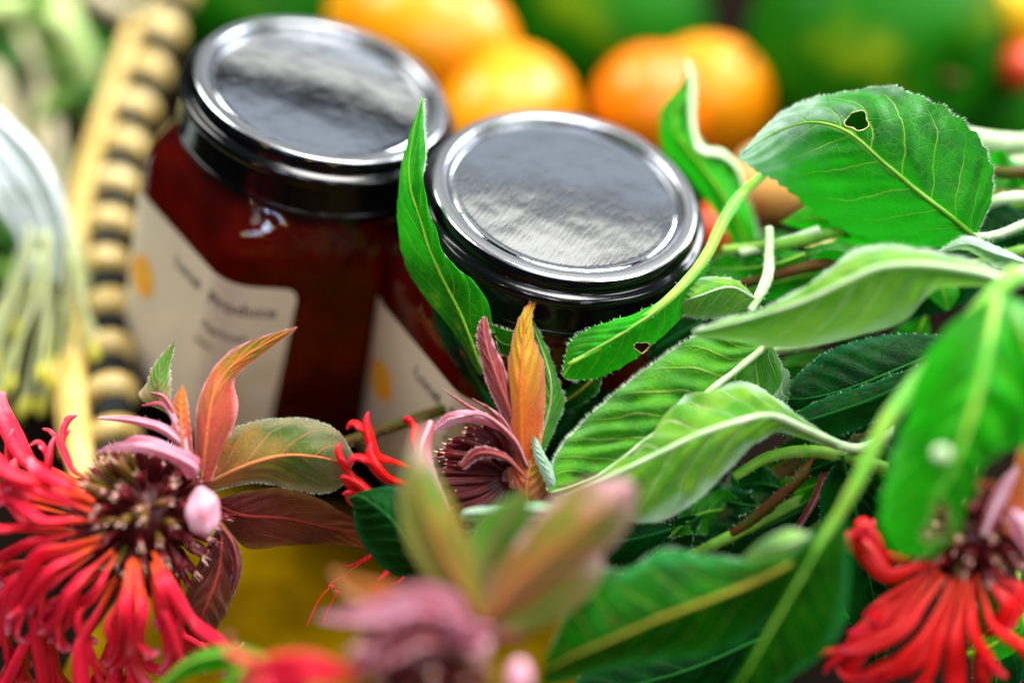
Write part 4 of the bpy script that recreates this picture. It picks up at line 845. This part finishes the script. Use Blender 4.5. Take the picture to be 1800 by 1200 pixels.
stem('stem', [(1290, 838, .306), (1360, 800, .304), (1450, 795, .302), (1560, 825, .30), (1640, 850, .30)], [.0011, .0013, .0016, .0015], 'stem', l6, hair=120)
leaf('leaf', [st(1360, 640, .312, 1362, 645, .312, 1362, 652, .312), st(1385, 650, .308, 1375, 690, .310, 1360, 720, .312), st(1388, 670, .308, 1385, 700, .310, 1372, 720, .312), st(1380, 715, .31, 1378, 718, .31, 1375, 720, .312)], 'mint', l6, rib=0)
# long pale leaf
l7 = leafy('long pale downy leaf arching from the white stem fork on the right', (1790, 500, .285))
leaf('leaf', [st(1770, 482, .285, 1765, 492, .285, 1760, 505, .286), st(1700, 458, .285, 1700, 475, .281, 1690, 505, .288), st(1620, 440, .286, 1620, 465, .280, 1640, 512, .290), st(1545, 428, .287, 1545, 470, .280, 1590, 560, .292), st(1490, 440, .288, 1480, 498, .281, 1520, 588, .292), st(1430, 485, .288, 1410, 530, .283, 1440, 605, .292), st(1350, 530, .289, 1340, 553, .286, 1360, 612, .292), st(1270, 560, .291, 1265, 573, .289, 1285, 600, .292), st(1218, 583, .292, 1218, 585, .292, 1220, 590, .292)],
     'pale', l7, hair=900, hside=(0,), hlen=.0011, rib=.0008, ribmat='stem_pale', nu=130, nv=40, N=8, ripple=.002, wav=.0004)
stem('petiole', [(1762, 492, .285), (1800, 485, .284), (1880, 455, .283)], [.0016, .0020, .0020], 'stem_pale', l7, hair=60)
leaf('leaf', [st(1810, 460, .300, 1815, 465, .3, 1820, 470, .300), st(1750, 432, .300, 1750, 445, .297, 1755, 470, .302), st(1700, 415, .300, 1700, 428, .299, 1700, 440, .302), st(1650, 440, .302, 1650, 441, .302, 1652, 443, .302)], 'mint', l7, hair=80, rib=.0004)
q3([(1665, 545, 4, 90, .292, 0), (1660, 520, 26, 95, .291, .001), (1655, 500, 22, 100, .291, .001), (1650, 486, 2, 100, .292, 0)], 'bright', l7, name='leaf', rib=.0002)
# long bright stem and its down-hanging leaf
l8 = leafy('leaf hanging from the long bright stem, bottom right beside the scarlet petals', (1760, 520, .27))
stem('stem', [(1790, 480, .272), (1745, 520, .270), (1680, 590, .268), (1610, 670, .266), (1550, 755, .265), (1505, 850, .265), (1470, 910, .266), (1430, 970, .266)], [.0020, .0017, .0015, .0015, .0013, .0009, .0004], 'stem_bright', l8, hair=40)
leaf('leaf', [st(1462, 905, .268, 1472, 908, .267, 1482, 905, .268), st(1400, 960, .270, 1442, 955, .266, 1493, 965, .268), st(1375, 1020, .271, 1405, 1020, .266, 1492, 1040, .269), st(1350, 1090, .272, 1370, 1080, .267, 1480, 1110, .271), st(1310, 1160, .273, 1335, 1140, .268, 1440, 1160, .273), st(1270, 1220, .274, 1295, 1210, .270, 1360, 1215, .274), st(1240, 1280, .275, 1242, 1280, .275, 1246, 1280, .275)], 'teal', l8, rib=.0004, ribmat='stem', ripple=.002)
leaf('leaf', [st(1415, 935, .267, 1420, 940, .266, 1428, 945, .267), st(1385, 930, .267, 1380, 955, .264, 1385, 975, .268), st(1340, 950, .268, 1340, 965, .266, 1345, 985, .269), st(1300, 985, .27, 1301, 986, .27, 1303, 988, .27)], 'pale', l8, rib=.0003)
# near right leaf
l9 = leafy('large blurred bright leaf close to the viewer at the right edge, notched at its tip', (1780, 520, .255))
leaf('leaf', [st(1740, 520, .262, 1752, 522, .261, 1770, 520, .262), st(1655, 590, .262, 1738, 600, .256, 1840, 560, .264), st(1600, 680, .262, 1718, 690, .254, 1870, 690, .264), st(1572, 770, .262, 1695, 765, .254, 1810, 790, .264), st(1560, 850, .262, 1670, 830, .255, 1745, 830, .263), st(1556, 920, .262, 1640, 890, .257, 1700, 880, .262), st(1580, 965, .263, 1635, 950, .260, 1682, 935, .262), st(1620, 978, .264, 1630, 978, .264, 1640, 975, .264)],
     'bright', l9, rib=.0008, ribmat='stem_bright', holes=((1652, 915, 17, 32), (1640, 935, 20, 16)), nu=120, nv=44, ripple=.007, serr=.0009, nserr=14, wav=.0009)
leaf('leaf', [st(1770, 530, .258, 1775, 535, .258, 1780, 540, .258), st(1800, 560, .258, 1810, 620, .256, 1830, 640, .258), st(1780, 700, .262, 1830, 700, .258, 1880, 700, .26), st(1800, 800, .263, 1815, 800, .262, 1830, 800, .263)], 'bright', l9, rib=.0005)
mb = MB(); ellipsoid(mb, P(1655, 797, .2535), (rt*.0018, up*.0016, fwd*.0008), 16, 10); mb.build('white_scar', M['stem_pale'], l9)
# deep green leaf, bottom
l10 = leafy('deep green leaf with wavy teal edge, just right of the blurred flower', (950, 1170, .272))
leaf('leaf', [st(1470, 925, .276, 1475, 935, .275, 1480, 950, .276), st(1405, 940, .275, 1400, 985, .271, 1420, 1060, .277), st(1330, 978, .274, 1320, 1025, .270, 1350, 1090, .277), st(1250, 972, .273, 1230, 1060, .268, 1270, 1135, .277), st(1165, 962, .272, 1150, 1090, .267, 1180, 1150, .277), st(1100, 1000, .272, 1070, 1125, .267, 1090, 1165, .276), st(1035, 1010, .272, 1010, 1150, .268, 1020, 1190, .275), st(960, 1150, .272, 955, 1180, .271, 950, 1210, .273)],
     'teal', l10, rib=.0006, ripple=.003, nu=110, nv=36, hair=200, hside=(0,), hlen=.0006)
# dark leaf left of the blurred flower
l11 = leafy('dark green oval leaf left of the blurred flower, under the red petals', (745, 1010, .30))
leaf('leaf', [st(750, 1000, .300, 748, 1010, .300, 740, 1014, .300), st(738, 935, .299, 722, 965, .296, 690, 1008, .301), st(722, 880, .299, 690, 915, .295, 648, 970, .301), st(690, 855, .299, 655, 885, .296, 626, 930, .300), st(640, 862, .299, 630, 872, .298, 620, 890, .299), st(612, 875, .299, 612, 876, .299, 612, 877, .299)], 'dark', l11, rib=.0004)
l12 = leafy('curled green leaf at the bottom edge under the coral petals', (300, 1210, .27))
leaf('leaf', [st(265, 1230, .275, 270, 1215, .273, 275, 1205, .275), st(330, 1190, .275, 330, 1165, .270, 335, 1150, .274), st(400, 1175, .275, 400, 1148, .269, 400, 1130, .273), st(450, 1178, .275, 452, 1158, .270, 455, 1140, .273), st(494, 1172, .275, 494, 1170, .275, 495, 1168, .275)], 'green', l12, rib=.0005)
leaf('leaf', [st(380, 1230, .268, 400, 1220, .266, 420, 1220, .268), st(395, 1190, .268, 420, 1185, .265, 445, 1195, .268), st(420, 1162, .268, 432, 1160, .267, 448, 1168, .268), st(440, 1152, .268, 441, 1152, .268, 442, 1153, .268)], 'bright', l12, rib=.0003)
l13 = leafy('mint coloured curled leaf edge crossing above the blurred flower', (830, 900, .288))
leaf('leaf', [st(1020, 890, .290, 1022, 896, .290, 1020, 905, .290), st(960, 882, .288, 960, 895, .286, 958, 912, .289), st(900, 884, .288, 900, 896, .286, 900, 914, .289), st(845, 890, .288, 842, 900, .286, 838, 915, .289), st(815, 895, .288, 812, 902, .288, 810, 912, .288)], 'mint', l13, rib=.0003)
leaf('leaf', [st(838, 905, .289, 845, 905, .288, 855, 905, .289), st(825, 960, .288, 840, 960, .286, 856, 955, .289), st(820, 1010, .288, 833, 1010, .286, 850, 1000, .288), st(822, 1050, .288, 830, 1052, .288, 838, 1048, .288)], 'mint', l13, rib=.0003)

# ------------------------------------------------------------------ shaded stems and leaves under the bouquet
BS = 'shaded stems under the bouquet'
def dstem(label, pts, w, mat='stem_dark', **kw):
    o = stem('cut_stalk', pts, [w, w*1.05, w], mat, None, **kw); tag(o, label, 'stalk', BS)
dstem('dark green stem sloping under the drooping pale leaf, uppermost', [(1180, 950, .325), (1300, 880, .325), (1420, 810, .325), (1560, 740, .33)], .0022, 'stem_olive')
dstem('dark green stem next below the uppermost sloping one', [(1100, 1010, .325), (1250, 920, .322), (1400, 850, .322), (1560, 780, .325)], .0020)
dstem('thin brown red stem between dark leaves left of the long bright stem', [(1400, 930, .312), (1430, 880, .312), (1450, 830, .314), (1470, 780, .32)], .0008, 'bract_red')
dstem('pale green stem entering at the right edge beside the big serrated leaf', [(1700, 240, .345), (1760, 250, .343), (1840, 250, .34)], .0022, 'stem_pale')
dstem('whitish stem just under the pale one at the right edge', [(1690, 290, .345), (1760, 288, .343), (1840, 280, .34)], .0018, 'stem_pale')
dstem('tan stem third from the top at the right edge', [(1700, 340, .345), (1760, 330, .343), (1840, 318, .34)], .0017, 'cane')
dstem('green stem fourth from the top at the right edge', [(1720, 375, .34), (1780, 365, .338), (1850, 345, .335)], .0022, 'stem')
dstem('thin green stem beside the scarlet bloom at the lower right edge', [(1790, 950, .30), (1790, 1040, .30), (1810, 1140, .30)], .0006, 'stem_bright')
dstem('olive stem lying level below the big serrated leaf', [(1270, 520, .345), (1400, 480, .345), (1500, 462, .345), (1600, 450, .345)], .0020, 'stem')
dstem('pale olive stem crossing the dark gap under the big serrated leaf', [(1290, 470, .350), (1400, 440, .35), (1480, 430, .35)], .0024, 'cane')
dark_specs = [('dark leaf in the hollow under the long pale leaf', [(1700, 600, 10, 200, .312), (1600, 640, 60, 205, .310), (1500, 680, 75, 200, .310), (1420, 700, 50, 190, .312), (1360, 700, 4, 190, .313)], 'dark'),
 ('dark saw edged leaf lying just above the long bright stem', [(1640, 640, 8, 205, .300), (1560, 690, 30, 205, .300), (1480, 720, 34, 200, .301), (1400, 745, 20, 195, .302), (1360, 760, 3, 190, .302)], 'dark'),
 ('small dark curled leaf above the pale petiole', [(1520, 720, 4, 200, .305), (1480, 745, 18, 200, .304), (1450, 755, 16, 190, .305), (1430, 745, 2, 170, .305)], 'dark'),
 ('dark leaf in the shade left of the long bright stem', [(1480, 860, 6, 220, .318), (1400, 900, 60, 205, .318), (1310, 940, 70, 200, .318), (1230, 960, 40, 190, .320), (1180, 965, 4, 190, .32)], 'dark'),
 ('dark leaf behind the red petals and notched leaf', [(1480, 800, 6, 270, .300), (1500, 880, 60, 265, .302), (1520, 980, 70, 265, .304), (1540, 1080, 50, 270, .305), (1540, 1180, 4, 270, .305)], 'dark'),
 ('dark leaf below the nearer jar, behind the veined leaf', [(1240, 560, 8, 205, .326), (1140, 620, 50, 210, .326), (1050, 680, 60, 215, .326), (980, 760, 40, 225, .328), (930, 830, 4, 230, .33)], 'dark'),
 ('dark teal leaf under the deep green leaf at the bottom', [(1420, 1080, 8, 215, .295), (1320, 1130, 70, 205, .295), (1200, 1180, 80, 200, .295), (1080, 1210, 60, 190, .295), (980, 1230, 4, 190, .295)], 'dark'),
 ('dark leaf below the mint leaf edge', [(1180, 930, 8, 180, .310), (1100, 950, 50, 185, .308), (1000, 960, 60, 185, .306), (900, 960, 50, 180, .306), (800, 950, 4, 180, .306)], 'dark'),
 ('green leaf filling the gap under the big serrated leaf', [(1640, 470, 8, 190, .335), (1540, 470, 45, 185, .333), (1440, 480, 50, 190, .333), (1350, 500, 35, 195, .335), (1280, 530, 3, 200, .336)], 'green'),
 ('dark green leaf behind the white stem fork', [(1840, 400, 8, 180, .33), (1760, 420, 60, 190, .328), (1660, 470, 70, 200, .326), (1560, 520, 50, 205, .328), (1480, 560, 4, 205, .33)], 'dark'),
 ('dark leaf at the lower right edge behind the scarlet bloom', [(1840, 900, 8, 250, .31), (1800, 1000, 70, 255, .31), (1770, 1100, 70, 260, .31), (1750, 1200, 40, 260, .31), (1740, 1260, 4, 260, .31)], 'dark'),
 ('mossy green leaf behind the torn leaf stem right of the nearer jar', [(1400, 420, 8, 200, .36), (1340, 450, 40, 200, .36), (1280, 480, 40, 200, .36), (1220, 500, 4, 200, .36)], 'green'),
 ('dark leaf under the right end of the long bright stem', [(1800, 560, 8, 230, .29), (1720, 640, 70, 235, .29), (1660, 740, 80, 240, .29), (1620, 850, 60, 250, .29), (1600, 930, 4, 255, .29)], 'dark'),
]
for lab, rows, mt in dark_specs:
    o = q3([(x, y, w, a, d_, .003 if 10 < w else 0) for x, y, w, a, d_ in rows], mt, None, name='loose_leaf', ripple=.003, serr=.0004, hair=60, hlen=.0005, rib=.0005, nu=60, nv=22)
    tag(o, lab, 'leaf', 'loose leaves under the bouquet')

rq = random.Random(21)
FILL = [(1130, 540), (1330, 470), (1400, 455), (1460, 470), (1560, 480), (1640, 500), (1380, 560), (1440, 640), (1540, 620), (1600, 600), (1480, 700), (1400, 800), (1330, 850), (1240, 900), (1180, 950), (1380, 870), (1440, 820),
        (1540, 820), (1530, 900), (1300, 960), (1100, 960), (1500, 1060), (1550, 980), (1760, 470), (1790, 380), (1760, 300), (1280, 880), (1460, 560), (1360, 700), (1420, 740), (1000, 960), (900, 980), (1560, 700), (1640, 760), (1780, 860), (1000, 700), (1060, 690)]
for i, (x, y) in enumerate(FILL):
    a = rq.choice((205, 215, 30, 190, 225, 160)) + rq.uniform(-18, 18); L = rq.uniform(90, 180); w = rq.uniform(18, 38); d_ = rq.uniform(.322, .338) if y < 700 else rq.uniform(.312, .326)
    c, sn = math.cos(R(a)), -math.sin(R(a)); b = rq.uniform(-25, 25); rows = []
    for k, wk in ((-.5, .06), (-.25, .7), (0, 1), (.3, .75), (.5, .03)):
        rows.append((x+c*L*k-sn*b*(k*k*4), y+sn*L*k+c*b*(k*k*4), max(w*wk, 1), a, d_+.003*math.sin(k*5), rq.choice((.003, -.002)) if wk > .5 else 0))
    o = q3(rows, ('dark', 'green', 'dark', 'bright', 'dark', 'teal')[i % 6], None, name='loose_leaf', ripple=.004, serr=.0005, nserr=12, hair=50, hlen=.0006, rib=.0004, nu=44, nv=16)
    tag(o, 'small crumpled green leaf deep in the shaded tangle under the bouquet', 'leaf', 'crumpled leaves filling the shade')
SF = [((1090, 1000), (1560, 740)), ((1150, 1010), (1480, 840)), ((1260, 960), (1480, 760)), ((1330, 620), (1560, 560)), ((1400, 690), (1660, 600)), ((1270, 440), (1500, 400)), ((1300, 500), (1640, 440)), ((1480, 860), (1620, 780)), ((1350, 980), (1500, 880)), ((1700, 470), (1840, 430)), ((1690, 300), (1840, 300)), ((1730, 360), (1840, 345))]
for i, (a, b) in enumerate(SF):
    d_ = rq.uniform(.318, .334); o = stem('cut_stalk', [(a[0], a[1], d_), ((a[0]+b[0])/2+rq.uniform(-15, 15), (a[1]+b[1])/2+rq.uniform(-15, 15), d_-.003), (b[0], b[1], d_)], [.0011, .0014, .0013], ('stem_dark', 'stem', 'stem_olive', 'stem_pale')[i % 4 if b[1] < 700 else i % 3], None, hair=60)
    tag(o, 'thin stalk among the crumpled leaves under the bouquet', 'stalk', 'thin stalks in the tangle')
